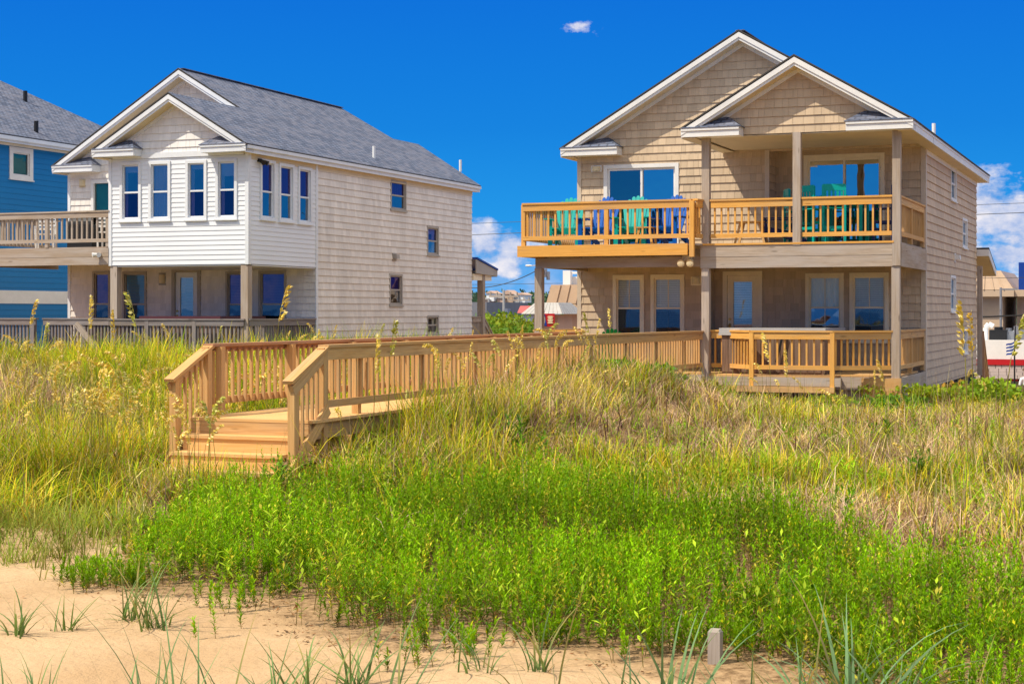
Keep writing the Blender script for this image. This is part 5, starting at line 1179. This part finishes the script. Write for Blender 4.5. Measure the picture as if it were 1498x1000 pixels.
# broad crisp blades and dark dead stems that break up the mass
xb,yb=scatter(g,11000,-24,6,12.5,30); k=(g.random(len(xb))<near_edge(xb,yb))&~inpoly(xb,yb-.3,GREEN); xb,yb=xb[k],yb[k]; m=len(xb)
c=col_var(g,[(.62,.70,.02),(.95,.80,.28),(.30,.50,.01),(.16,.08,.06),(.92,.66,.40),(.24,.15,.12)],m,.3)
V,Q,cc,_=ribbons(np.stack([xb,yb,height(xb,yb)],1),g.uniform(.22,.62,m),g.uniform(.013,.022,m),g.uniform(0,6.3,m),np.abs(g.normal(0,.4,m)),g.uniform(-.2,1.9,m),c*.6,c,g,4); tuft.add(V,Q,cc)
# matted dry litter low on the ground
xx,yy=scatter(g,50000,-25,7,12.6,37); k=(g.random(len(xx))<near_edge(xx,yy))&~inpoly(xx,yy,GREEN); xx,yy=xx[k],yy[k]
m=len(xx); P=np.stack([xx,yy,height(xx,yy)+g.uniform(.0,.10,m)],1); c=col_var(g,DT+DB,m)
V,Q,cc,_=ribbons(P,g.uniform(.08,.28,m),g.uniform(.006,.013,m),g.uniform(0,6.3,m),g.uniform(.9,1.6,m),g.uniform(-.5,.9,m),c*.8,c,g); dry.add(V,Q,cc)
# thin upright stalks
xx,yy=scatter(g,3000,-25,7,13,34); k=(g.random(len(xx))<near_edge(xx,yy)); xx,yy=xx[k],yy[k]; m=len(xx)
c=col_var(g,[(.40,.28,.15),(.34,.34,.10),(.28,.20,.13),(.50,.42,.2)],m); P=np.stack([xx,yy,height(xx,yy)],1)
gr_=inpoly(xx,yy,GREEN); V,Q,cc,_=ribbons(P,g.uniform(.4,.95,m)*np.where(gr_,.75,1),g.uniform(.009,.014,m),g.uniform(0,6.3,m),np.abs(g.normal(0,.1,m)),g.uniform(0,.3,m),c*.7,c,g); dry.add(V,Q,cc)
# sparse fans of runner grass over the sand edge
xx,yy=scatter(g,2600,-13,-6.3,10.9,14.2); k=(g.random(len(xx))<(.07+.75*near_edge(xx,yy)+.35*sm(-xx,8,9.5)*sm(yy,11.2,12.2)))&~inpoly(xx,yy,GREEN); xx,yy=xx[k],yy[k]
tufts(tuft,xx,yy,7,(.15,.48),(.007,.012),.55,(.2,1.3),[(.20,.22,.03),(.24,.20,.05)],[(.22,.36,.03),(.36,.38,.06)],.035,np.ones(len(xx)))
tag(tuft.mesh('dune_grass',m_leaf),'yellow-green dune grass covering the slope around the boardwalk','grass',kind='stuff')
tag(dry.mesh('dry_grass',m_leaf_dry),'dry tan and pinkish grass and litter on the dune','dry grass',kind='stuff')
# ---- bright green leafy ground cover (many-stemmed)
def leafy(x,y,hmin,hmax,K,Lr,cl,pile,stemcol=(.16,.13,.03),up=(.35,1.0),hs=1.):
    n=len(x); z=height(x,y); H=g.uniform(hmin,hmax,n)*(.8+.45*vnoise(x,y,1.3))*hs
    lean=g.normal(0,.16,(n,2)); az0=g.uniform(0,6.3,n)
    P=np.stack([x,y,z-.02],1)
    Lm=np.hypot(np.hypot(lean[:,0],lean[:,1]),1.)*H
    V,Q,c,_=ribbons(P,Lm,np.full(n,.006),np.arctan2(lean[:,1],lean[:,0]),np.arctan(np.hypot(lean[:,0],lean[:,1])),np.zeros(n),np.tile(np.array(stemcol),(n,1)),np.tile(np.array(stemcol)*1.5,(n,1)),g,1)
    pile.add(V,Q,c)
    t=np.tile((np.arange(K)+.5)/K,(n,1))*.86+.14+g.normal(0,.015,(n,K)); t=np.clip(t,.08,1.02)
    az=az0[:,None]+np.arange(K)[None]*2.4+g.normal(0,.3,(n,K)); el=g.uniform(*up,(n,K))*(.6+.6*t)
    B=P[:,None]+np.stack([lean[:,0:1]*H[:,None]*t,lean[:,1:2]*H[:,None]*t,H[:,None]*t],2)
    d=np.stack([np.cos(az)*np.cos(el),np.sin(az)*np.cos(el),np.sin(el)],2); s=np.stack([-np.sin(az),np.cos(az),np.zeros_like(az)],2)
    s=s+d[...,[2,0,1]]*g.normal(0,.35,(n,K,1)); L=g.uniform(*Lr,(n,K,1))*(1.15-.5*np.abs(t-.55)[...,None]); W=L*.115
    mid=B+d*L*.5; tip=B+d*L+np.array([0,0,-1.])*L*.12
    V=np.stack([B,mid+s*W,tip,mid-s*W],2).reshape(-1,3); Q=np.arange(len(V)).reshape(-1,4)
    pt=vnoise(x+9,y-4,1.5)[:,None]; r=g.random((n,K))
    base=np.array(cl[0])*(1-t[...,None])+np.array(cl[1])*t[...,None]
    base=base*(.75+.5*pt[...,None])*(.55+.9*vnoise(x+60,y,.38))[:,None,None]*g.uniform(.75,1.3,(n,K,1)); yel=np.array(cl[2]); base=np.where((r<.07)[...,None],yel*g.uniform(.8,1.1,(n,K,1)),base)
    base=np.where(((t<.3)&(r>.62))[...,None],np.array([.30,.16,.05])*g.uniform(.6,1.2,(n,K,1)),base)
    pile.add(V,Q,np.repeat(base.reshape(-1,3),4,0))
gp=Pile()
N=21000; x=g.uniform(-10.6,1.6,N); y=g.uniform(8.2,18.6,N); damp=1-.8*sm(x,-2.6,-1.4); wx,wy=1.5*damp*(vnoise(x+11,y,1.0)-.5)+.9*(vnoise(x,y+33,.45)-.5),2.6*damp*(vnoise(x,y+3,1.4)-.5)*sm(y,12.2,14)+1.3*(vnoise(x+5,y,.5)-.5); k=inpoly(x+wx+g.normal(0,.12,N),y+wy+g.normal(0,.15,N),GREEN)&(vnoise(x+3,y+8,.7)+.25*g.random(N)>.30)&~((np.abs(x+2.62)<.5)&(y<10.3))&in_view(x,y,0)&~((x>-11.4)&(x<-9.5)&(y>16.0)); x,y=x[k],y[k]
CL=[(.06,.13,.002),(.21,.40,.0015),(.55,.52,.01)]
edge=(.55+.45*inpoly(x,y-.35,GREEN))*np.clip(.55+1.05*vnoise(x+40,y+9,.75),.5,1.45)*g.uniform(.7,1.2,len(x))
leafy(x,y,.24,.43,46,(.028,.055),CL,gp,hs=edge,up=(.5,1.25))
# other species mixed through the patch: broad pale sprigs, yellowing plants
for n_,K_,L_,c_ in ((900,14,(.05,.10),[(.10,.17,.01),(.34,.46,.02),(.5,.45,.04)]),(700,26,(.03,.05),[(.20,.16,.02),(.50,.44,.03),(.55,.36,.05)]),(500,20,(.04,.07),[(.05,.12,.01),(.10,.26,.01),(.3,.4,.02)])):
    xs_,ys_=g.uniform(-10,2,n_),g.uniform(9.4,17,n_); k=inpoly(xs_,ys_,GREEN)&~((np.abs(xs_+2.62)<.5)&(ys_<10.35))&~blocked(xs_,ys_); leafy(xs_[k],ys_[k],.26,.56,K_,L_,c_,gp)
# thinner green plants mixed into the dry slope
xx,yy=scatter(g,6200,-12,7,15,33); pt=vnoise(xx+50,yy,1.7); k=(pt+.35*g.random(len(xx))>.72+.012*(yy-16))&~inpoly(xx,yy,GREEN)&(near_edge(xx,yy)>.6); leafy(xx[k],yy[k],.18,.36,16,(.05,.09),[(.10,.17,.01),(.25,.43,.012),(.5,.45,.04)],gp)
xx,yy=scatter(g,2500,-25,-10,13.5,33); k=(vnoise(xx+50,yy,1.7)>.55)&(near_edge(xx,yy)>.6); leafy(xx[k],yy[k],.2,.4,14,(.05,.09),[(.09,.15,.012),(.17,.31,.015),(.4,.36,.04)],gp)
tag(gp.mesh('green_ground_cover',m_leaf),'bright green leafy plants spreading over the front of the dune','ground cover',kind='stuff')
# fallen leaves on the sand at the edge of the plants
lit=[]
n=1500; x=g.uniform(-9,-1.5,n*6); y=g.uniform(9.6,12.8,n*6); near=inpoly(x,y+.32,GREEN)&~inpoly(x,y-.1,GREEN); far=g.random(n*6)<.03; k=(near&(g.random(n*6)<.5)|far); x,y=x[k],y[k]
P=np.stack([x,y,height(x,y)+.004],1); m=len(x); az=g.uniform(0,6.3,m); d=np.stack([np.cos(az),np.sin(az),g.uniform(0,.5,m)],1); s=np.stack([-np.sin(az),np.cos(az),g.uniform(-.3,.5,m)],1); L=g.uniform(.02,.055,(m,1))
V=np.stack([P,P+d*L*.5+s*L*.2,P+d*L,P+d*L*.5-s*L*.2],1).reshape(-1,3)
tag(np_mesh('leaf_litter',V,np.arange(4*m).reshape(m,4),m_leaf_dry,np.repeat(col_var(g,[(.22,.10,.04),(.34,.17,.07),(.14,.08,.04),(.4,.25,.12)],m),4,0)),'brown fallen leaves and twigs on the sand by the plants','leaf litter',kind='stuff')
# ---- sea oats: each one a thing with its seed head
def sea_oat_meshes(seed,gold):
    q=np.random.default_rng(seed); st=Pile(); hd=Pile()
    lean=q.uniform(.02,.14); az=q.uniform(0,6.3); hl=q.uniform(.28,.38)
    one=lambda v:np.array([v],float)
    c=np.array([[.38,.33,.09]])*q.uniform(.8,1.2); droop=q.uniform(.6,1.9) if seed%3 else q.uniform(.0,.3)
    for f in (0,1.57):
        V,Q,cc,end=ribbons(np.zeros((1,3)),one(1-hl*.6),one(.011),one(az),one(lean*.3),one(lean),c*.8,c,q,5,face=one(az+f),tip=.6); st.add(V,Q,cc)
    m=5; V,Q,cc,_=ribbons(np.zeros((m,3))+q.normal(0,.012,(m,3))*[1,1,0],q.uniform(.35,.6,m),np.full(m,.010),q.uniform(0,6.3,m),np.abs(q.normal(.1,.12,m)),q.uniform(.3,1.4,m),np.tile([[.22,.24,.04]],(m,1)),np.tile([[.40,.38,.08]],(m,1)),q,4); st.add(V,Q,cc)
    ns=8; pos=end[0].copy(); ph=lean*1.3; pts=[pos.copy()]; tg=[]
    for i in range(ns):
        ph+=droop/ns; dv=np.array([math.sin(ph)*math.cos(az),math.sin(ph)*math.sin(az),math.cos(ph)]); tg.append(dv); pos=pos+dv*hl/ns; pts.append(pos.copy())
    pts=np.array(pts); tg=np.array(tg+[tg[-1]])
    K=66; u=q.uniform(0,1,K)**.85; ii=np.minimum((u*ns).astype(int),ns-1); B=pts[ii]+(pts[ii+1]-pts[ii])*((u*ns-ii)[:,None])
    sd=q.uniform(0,6.3,K); wid=.05*np.sin(np.clip(u,.05,.98)*math.pi)**.6+.008
    if seed%3==0: wid=wid*.45
    out=np.stack([np.cos(sd)*.6+math.cos(az)*.7,np.sin(sd)*.6+math.sin(az)*.7,q.uniform(-.3,.35,K)-droop*.25],1)
    B2=B+out*(wid*q.uniform(.25,1.,K))[:,None]
    d=tg[ii]*.6+out*.5+np.array([0,0,-.25-droop*.3]); d/=np.linalg.norm(d,axis=1)[:,None]; s=np.cross(d,q.normal(0,1,(K,3))); s/=np.linalg.norm(s,axis=1)[:,None]
    L=q.uniform(.034,.056,K)[:,None]; W=L*.23
    V=np.stack([B2,B2+d*L*.45+s*W,B2+d*L,B2+d*L*.45-s*W],1).reshape(-1,3); base=np.array([(.78,.56,.10),(.66,.50,.08),(.92,.74,.30)]) if gold else np.array([(.52,.48,.09),(.42,.45,.07),(.68,.60,.22)])
    hd.add(V,np.arange(4*K).reshape(K,4),np.repeat(base[q.integers(0,3,K)]*q.uniform(.75,1.25,(K,1)),4,0))
    for a,b in zip(pts,pts[1:]):
        w=np.array([-math.sin(az),math.cos(az),0])*.003; hd.add(np.array([a-w,a+w,b+w,b-w]),np.array([[0,1,2,3]]),np.tile([[.45,.38,.10]],(4,1)))
    so=st.mesh('sea_oat',m_leaf); ho=hd.mesh('seed_head',m_leaf_dry); a,b=so.data,ho.data
    bpy.data.objects.remove(so); bpy.data.objects.remove(ho); return a,b,float(pts[:,2].max()),pts[0]
protos=[sea_oat_meshes(s,s%4!=1) for s in range(12)]
def sea_oat(x,y,h,label,group,v,rz):
    a,b,top,_=protos[v%12]; o=bpy.data.objects.new('sea_oat',a); C.objects.link(o); s=h/top
    o.location=(x,y,zg(x,y)-.02); o.rotation_euler=(0,0,rz); o.scale=(max(s*.9,.62),max(s*.9,.62),s)
    c=bpy.data.objects.new('seed_head',b); C.objects.link(c); c.parent=o
    tag(o,label,'sea oat',group); return o
rr=random.Random(4)
SG='sea oats with golden seed heads'
def oats(n,x0,x1,y0,y1,h0,h1,label,grp,cond=lambda x,y:True):
    k=0; tries=0
    while k<n and tries<n*40:
        tries+=1; x,y=rr.uniform(x0,x1),rr.uniform(y0,y1)
        if not bool(in_view(np.array([x]),np.array([y]),0,-10)[0]) or bool(blocked(np.array([x]),np.array([y]))[0]) or not cond(x,y): continue
        sea_oat(x,y,rr.uniform(h0,h1),label,grp,rr.randrange(12),rr.uniform(0,6.3)); k+=1
oats(105,-18.5,-11.7,15.2,24,.75,1.25,'golden drooping sea oat in the thick stand left of the boardwalk steps','sea oats left of the steps')
oats(50,-24,-12,23,32.5,.7,1.1,'golden sea oat on the dune in front of the cream house porch','sea oats below the cream house')
oats(36,-12.1,-11.4,15.5,21,1.0,1.4,'tall golden sea oat leaning against the left picket rail of the boardwalk','sea oats against the left boardwalk rail')
oats(30,-9.35,-8.4,17.2,25.5,.85,1.15,'pale sea oat standing close against the right picket rail of the boardwalk','sea oats against the right boardwalk rail')
oats(20,-11.9,-9.5,14.9,16.2,.8,1.15,'golden sea oat standing in front of the boardwalk steps','sea oats in front of the steps')
oats(16,-8.2,-2.0,18,31,.6,.95,'slender sea oat scattered over the dry dune below the tan house','sea oats on the dry dune')
def oat_at(px,py,d,label,v):
    p=atD(px,py,d); z=zg(p[0],p[1]); sea_oat(p[0],p[1],max(.4,p[2]-z+.02),label,None,v,rr.uniform(0,6.3))
for a in ((1416,443,20,'tall upright sea oat overlapping the tan house side wall near its back corner',3),(1424,458,21,'tall sea oat leaning left beside the back stair of the tan house',6),(1464,455,21,'tall green-gold sea oat in front of the white shop at the right',9),
          (1154,512,24,'curved sea oat in front of the middle of the lower porch railing',3),(1300,528,24,'sea oat standing before the right front post of the tan house',0),(1130,488,25,'thin sea oat crossing the lower porch railing, left of the curved one',6),
          (1228,568,22,'drooping sea oat just right of the projecting porch railing post',2),(1488,600,19,'curved sea oat at the right edge of the dune',4),(1360,640,16,'dark green sea oat with a dense head on the right slope',1),
          (567,465,21,'tallest sea oat rising above the near boardwalk rail left of centre',9),(546,492,20.5,'sea oat reaching the near rail beside the tallest one',3),(639,520,22,'drooping pale sea oat before the boardwalk pickets, left of the middle',5),(752,528,23,'pale green nodding sea oat in front of the middle boardwalk pickets',7),
          (877,540,26,'sea oat at the fifth boardwalk bay from the steps',2),(868,455,27,'thin straw-coloured sea oat crossing in front of the green chair',9),(893,452,28,'bent straw sea oat in front of the left ground floor window',6),
          (210,424,28,'tall sea oat rising in front of the cream house middle window',9),(128,434,30,'short stubby sea oat head against the cream house corner',3),(398,420,26,'tall sea oat in front of the right porch window of the cream house',0),(37,440,31,'tall sea oat against the blue house wall at the left edge',6),(54,470,27,'leaning green sea oat before the left porch railing',9),(170,455,30,'sea oat beside the left porch post of the cream house',3)): oat_at(*a)
# ---- foreground beach grass clumps, each a thing
def clump(px,py,d,n,L,W,label,seed,blue=.5,up=.25,bend=(.3,1.6)):
    p=atD(px,py,d); q=np.random.default_rng(seed); x,y=p[0],p[1]; z=zg(x,y); pl=Pile()
    P=np.stack([q.normal(0,.05,n),q.normal(0,.05,n),np.zeros(n)-.02],1)
    cA=np.array([(.13,.20,.045),(.12,.22,.10)]) ; c1=cA[0]*(1-blue)+cA[1]*blue
    c=c1[None]*q.uniform(.7,1.35,(n,1)); tipc=np.where(q.random((n,1))<.22,np.array([[.45,.33,.12]]),c*1.25+.03)
    V,Q,cc,_=ribbons(P,q.uniform(.55,1.1,n)*L,q.uniform(.7,1.25,n)*W,q.uniform(0,6.3,n),np.abs(q.normal(0,up,n)),q.uniform(*bend,n),c,tipc,q,7,tip=.05)
    # fold each blade slightly along its length is left to the face angle
    pl.add(V,Q,cc)
    m=max(2,n//4); V,Q,cc,_=ribbons(P[:m]*1.3,q.uniform(.25,.6,m)*L,np.full(m,W*.6),q.uniform(0,6.3,m),q.uniform(.6,1.2,m),q.uniform(.2,.8,m),np.tile([[.34,.24,.11]],(m,1)),np.tile([[.5,.38,.2]],(m,1)),q,4); pl.add(V,Q,cc)
    o=pl.mesh('beach_grass_clump',m_leaf); o.location=(x,y,z); tag(o,label,'grass clump',None); return o
CLs=[(45,1075,8.6,12,.42,.010,'beach grass clump at the bottom left corner of the photo',.3),(200,1085,8.4,13,.45,.016,'broad-bladed beach grass clump at the bottom left, right of the corner clump',.4),(245,1100,8.2,9,.70,.010,'tall spiky beach grass with a long straight blade at the lower left',.5),
     (330,1090,8.4,10,.55,.010,'beach grass clump with crossed blades left of the bottom centre',.4),(395,1075,8.7,10,.42,.013,'low beach grass clump at the bottom edge below the sand tuft',.4),(440,985,9.6,13,.40,.012,'small runner grass tuft on bare sand, left of the shrub edge',.2),(520,975,9.8,15,.45,.012,'spreading grass tuft on the sand just below the shrub corner',.2),
     (575,1075,8.7,11,.52,.011,'beach grass clump with one tall blade right of the sand tufts',.4),(690,955,10.2,10,.34,.010,'grass tuft beside the shrubs at the bottom centre',.25),(785,950,10.2,10,.46,.010,'grass tuft with one long leaning blade in the sand at the bottom centre',.25),(790,1090,8.5,6,.62,.009,'few thin beach grass blades poking up at the bottom centre',.4),
     (925,1090,8.5,12,.46,.013,'curly beach grass clump at the bottom, right of centre',.6),(985,1085,8.5,16,.52,.017,'dense blue-green beach grass clump left of the timber post',.7),(1090,1095,8.4,12,.48,.014,'beach grass clump in front of the timber post',.6),(1180,1090,8.4,14,.52,.015,'blue-green beach grass clump right of the timber post',.7),(1250,1075,8.5,20,.62,.020,'largest broad blue-green beach grass clump at the lower right',.8),(1310,1085,8.4,14,.5,.015,'beach grass clump right of the largest one at the bottom',.7),(1420,1100,8.3,9,.45,.012,'small beach grass clump at the bottom right corner',.5),
     (95,850,11.6,12,.34,.010,'grass tuft at the left sand edge below the dune grass',.1),(30,860,11.4,14,.38,.011,'leafy grass tuft at the far left on the sand edge',.1),(185,835,11.9,13,.5,.010,'grass fan spilling onto the sand left of the green plants',.1),(225,845,11.6,16,.5,.011,'grass fan lying over the sand at the left end of the green plants',.1)]
for i,(a,b,d,n,L,W,lab,bl) in enumerate(CLs): clump(a,b,d,int(n*1.7),L*(1.5 if b>1000 else 1.2),W*1.4,lab,100+i,bl,.28 if b>1000 else .55)
# ---- leafy weeds and bushes that stand out
def weed(px,py,d,h,n,label,seed,col=(.13,.28,.02),L=(.09,.15)):
    p=atD(px,py,d); global g; x,y=p[0],p[1]; keep=g; g=np.random.default_rng(seed); pl=Pile()
    xs=x+g.normal(0,.06,n); ys=y+g.normal(0,.06,n); leafy(xs,ys,h*.8,h,16,L,[tuple(np.array(col)*.6),col,(.35,.35,.05)],pl); g=keep
    o=pl.mesh('leafy_weed',m_leaf); z=zg(x,y)
    o.data.transform(Matrix.Translation((-x,-y,-z))); o.location=(x,y,z); tag(o,label,'weed')
weed(405,700,18.2,.42,5,'broad-leaved green weed growing in front of the steps beside the newel post',1)
weed(760,690,20.5,.62,4,'tall dark green weed on the dune below the middle of the boardwalk',2,(.09,.22,.015))
weed(790,700,20,.5,4,'leafy green weed right of the tall dark weed on the dune',3)
weed(1235,800,15.5,.42,5,'pointed-leaf green weed above the ground cover at the right',4)
weed(1350,690,19,.4,6,'low broad-leaved weed on the dry right slope',5)
weed(1290,640,24,.4,6,'green weed patch below the right end of the porch',6)
def bush(px,py,d,h,w,label,col,n=1400,leaf=.10):
    p=atD(px,py,d); blob_tree('leafy_bush',(p[0],p[1],zg(p[0],p[1])-.03),h,w,label,col,n,leaf,None,'bush',False)
bush(1345,600,33.0,.62,.75,'yellow-green bush at the right front corner of the tan house',(.30,.38,.02),900)
bush(1385,600,33.5,.55,.5,'small bush with rusty tips by the tan house side wall',(.40,.27,.04),700)
bush(1300,612,31,.45,.8,'low green bush under the porch corner of the tan house',(.12,.24,.02))
bush(1450,612,31,.7,.9,'green bush below the back stair at the right',(.24,.36,.02),800)
bush(950,580,29.5,.62,.75,'dense green bush against the boardwalk near the tan house',(.11,.24,.02))
bush(1000,582,30.5,.5,.7,'olive-brown bush at the house end of the boardwalk',(.20,.20,.03))
bush(905,578,28.5,.45,.7,'low green bush under the boardwalk edge, left of the dense one',(.12,.26,.02))
bush(1210,600,32,.42,.8,'low scrubby bush under the projecting porch',(.28,.34,.03),600)
# ================================================================== WORLD, SUN, CAMERA
SUN=Vector((.5,.5,-1.)).normalized()
w=bpy.data.worlds.new('World'); S.world=w; w.use_nodes=True; nt=w.node_tree; nt.nodes.clear()
t=NT.__new__(NT); t.t=nt; t.m=None
out=nt.nodes.new('ShaderNodeOutputWorld'); bg=nt.nodes.new('ShaderNodeBackground'); bg.inputs[1].default_value=.1
el=math.asin(-SUN.z); azs=math.atan2(-SUN.x,-SUN.y)
sky=t.n('ShaderNodeTexSky',sky_type='NISHITA'); sky.sun_disc=False; sky.sun_elevation=el; sky.sun_rotation=azs%(2*math.pi); sky.air_density=1.; sky.dust_density=.3; sky.ozone_density=3.
tc=t.n('ShaderNodeTexCoord'); sx=t.n('ShaderNodeSeparateXYZ'); t.l(tc.outputs['Generated'],sx.inputs[0])
Z=sx.outputs[2]
hs=t.n('ShaderNodeHueSaturation'); hs.inputs['Saturation'].default_value=1.2; t.l(sky.outputs[0],hs.inputs['Color'])
bw_=t.n('ShaderNodeRGBToBW'); t.l(sky.outputs[0],bw_.inputs[0])
zr=t.math('MULTIPLY',Z,1.,clamp=True)
tint=t.ramp(zr,(0.,(.14,.46,.93,1)),(.055,(.004,.31,.83,1)),(.11,(.0,.225,.76,1)),(.19,(.0,.165,.72,1)),(.30,(.25,.42,.85,1)),(.45,(.90,.94,1.02,1)))  # upper stops paled above the view, added as neutral fill light
skyc=t.mix(1.,hs.outputs[0],(.08,.08,.08,1),'MULTIPLY')
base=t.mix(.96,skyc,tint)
# clouds laid out by direction: azimuth and elevation
az=t.math('ARCTAN2',sx.outputs[0],sx.outputs[1])
cv=t.n('ShaderNodeCombineXYZ'); t.l(t.math('MULTIPLY',az,1.),cv.inputs[0]); t.l(t.math('MULTIPLY',Z,1.6),cv.inputs[1])
nz=t.noise(cv.outputs[0],38,8,.62); nb=t.noise(cv.outputs[0],13,5,.55)
def dirof(px,py): r=Vector(ray(px,py)).normalized(); return math.atan2(r.x,r.y),r.z
dens=None
for px,py,rx,ry in ((1444,306,52,74),(1482,318,62,58),(1520,340,80,70),(1470,372,55,26),(1560,330,80,62),(708,352,42,42),(750,362,40,38),(700,395,50,18),(745,392,22,18),(690,340,30,26),(846,41,36,12),(640,350,50,45),(1490,415,60,14)):
    a,e_=dirof(px,py); 
    if px==846: rx,ry=34,13
    q=t.math('POWER',t.math('DIVIDE',t.math('SUBTRACT',az,a),rx/2400*1.05),2.)
    q2=t.math('POWER',t.math('DIVIDE',t.math('SUBTRACT',Z,e_),ry/2400),2.)
    dd=t.math('SUBTRACT',1.,t.math('SQRT',t.math('ADD',q,q2)))
    if px==846: small=dd; continue
    dens=dd if dens is None else t.math('MAXIMUM',dens,dd)
dens=t.math('ADD',dens,t.math('MULTIPLY',t.math('SUBTRACT',nz,.5),2.5))
dn=t.ramp(dens,(.12,0.),(.60,1.))
wisp=t.math('MULTIPLY',t.ramp(nb,(.50,0.),(.66,1.)),t.ramp(Z,(0.,.75),(.012,.75),(.040,0.)))
hi_fill=t.math('MULTIPLY',t.ramp(t.noise(tc.outputs['Generated'],3.,6,.6),(.40,0.),(.62,1.)),t.ramp(Z,(.28,0.),(.42,.85)))  # overhead cloud layer, out of view, added for neutral fill light
sm_=t.ramp(t.math('ADD',small,t.math('MULTIPLY',t.math('SUBTRACT',t.noise(cv.outputs[0],95,6,.6),.5),3.2)),(.25,0.),(1.5,.85)); dn=t.math('MAXIMUM',dn,sm_)
cover=t.math('MAXIMUM',t.math('MAXIMUM',dn,wisp),hi_fill,clamp=True)
cv2=t.n('ShaderNodeCombineXYZ'); t.l(t.math('ADD',az,.006),cv2.inputs[0]); t.l(t.math('MULTIPLY',t.math('SUBTRACT',Z,.010),1.6),cv2.inputs[1]); nz2=t.noise(cv2.outputs[0],38,8,.62)
lit=t.math('ADD',.5,t.math('MULTIPLY',t.math('SUBTRACT',nz,nz2),2.2),clamp=True); lit=t.math('MULTIPLY',t.math('ADD',t.math('MULTIPLY',lit,.6),t.math('MULTIPLY',t.ramp(nz,(.35,0.),(.65,1.)),.5)),1.,clamp=True)
lit=t.math('MAXIMUM',lit,sm_)
cc=t.mix(lit,(.24,.40,.76,1),(.95,.90,.92,1)); cc=t.mix(t.ramp(Z,(.28,0.),(.42,1.)),cc,(1.25,1.2,1.12,1))  # the unseen high clouds are brightened further for fill
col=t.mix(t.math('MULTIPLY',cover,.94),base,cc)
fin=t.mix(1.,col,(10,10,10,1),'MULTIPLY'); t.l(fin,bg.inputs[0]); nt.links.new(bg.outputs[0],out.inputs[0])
ld=bpy.data.lights.new('Sun','SUN'); ld.energy=5.0; ld.angle=R(.53); ld.color=(1,.91,.76); lo=bpy.data.objects.new('Sun',ld); C.objects.link(lo); lo.rotation_euler=SUN.to_track_quat('-Z','Y').to_euler()
cd=bpy.data.cameras.new('Camera'); co=bpy.data.objects.new('Camera',cd); C.objects.link(co); S.camera=co
co.location=(0,0,EYE); co.rotation_euler=(math.pi/2,0,TH); cd.sensor_width=36; cd.lens=F/1498*36; cd.shift_y=-(500-YH)/1498; cd.clip_end=9000; cd.clip_start=.1
S.view_settings.view_transform='Standard'; S.view_settings.look='None'; S.view_settings.exposure=0
try: S.cycles.max_bounces=8; S.cycles.transparent_max_bounces=12
except Exception: pass
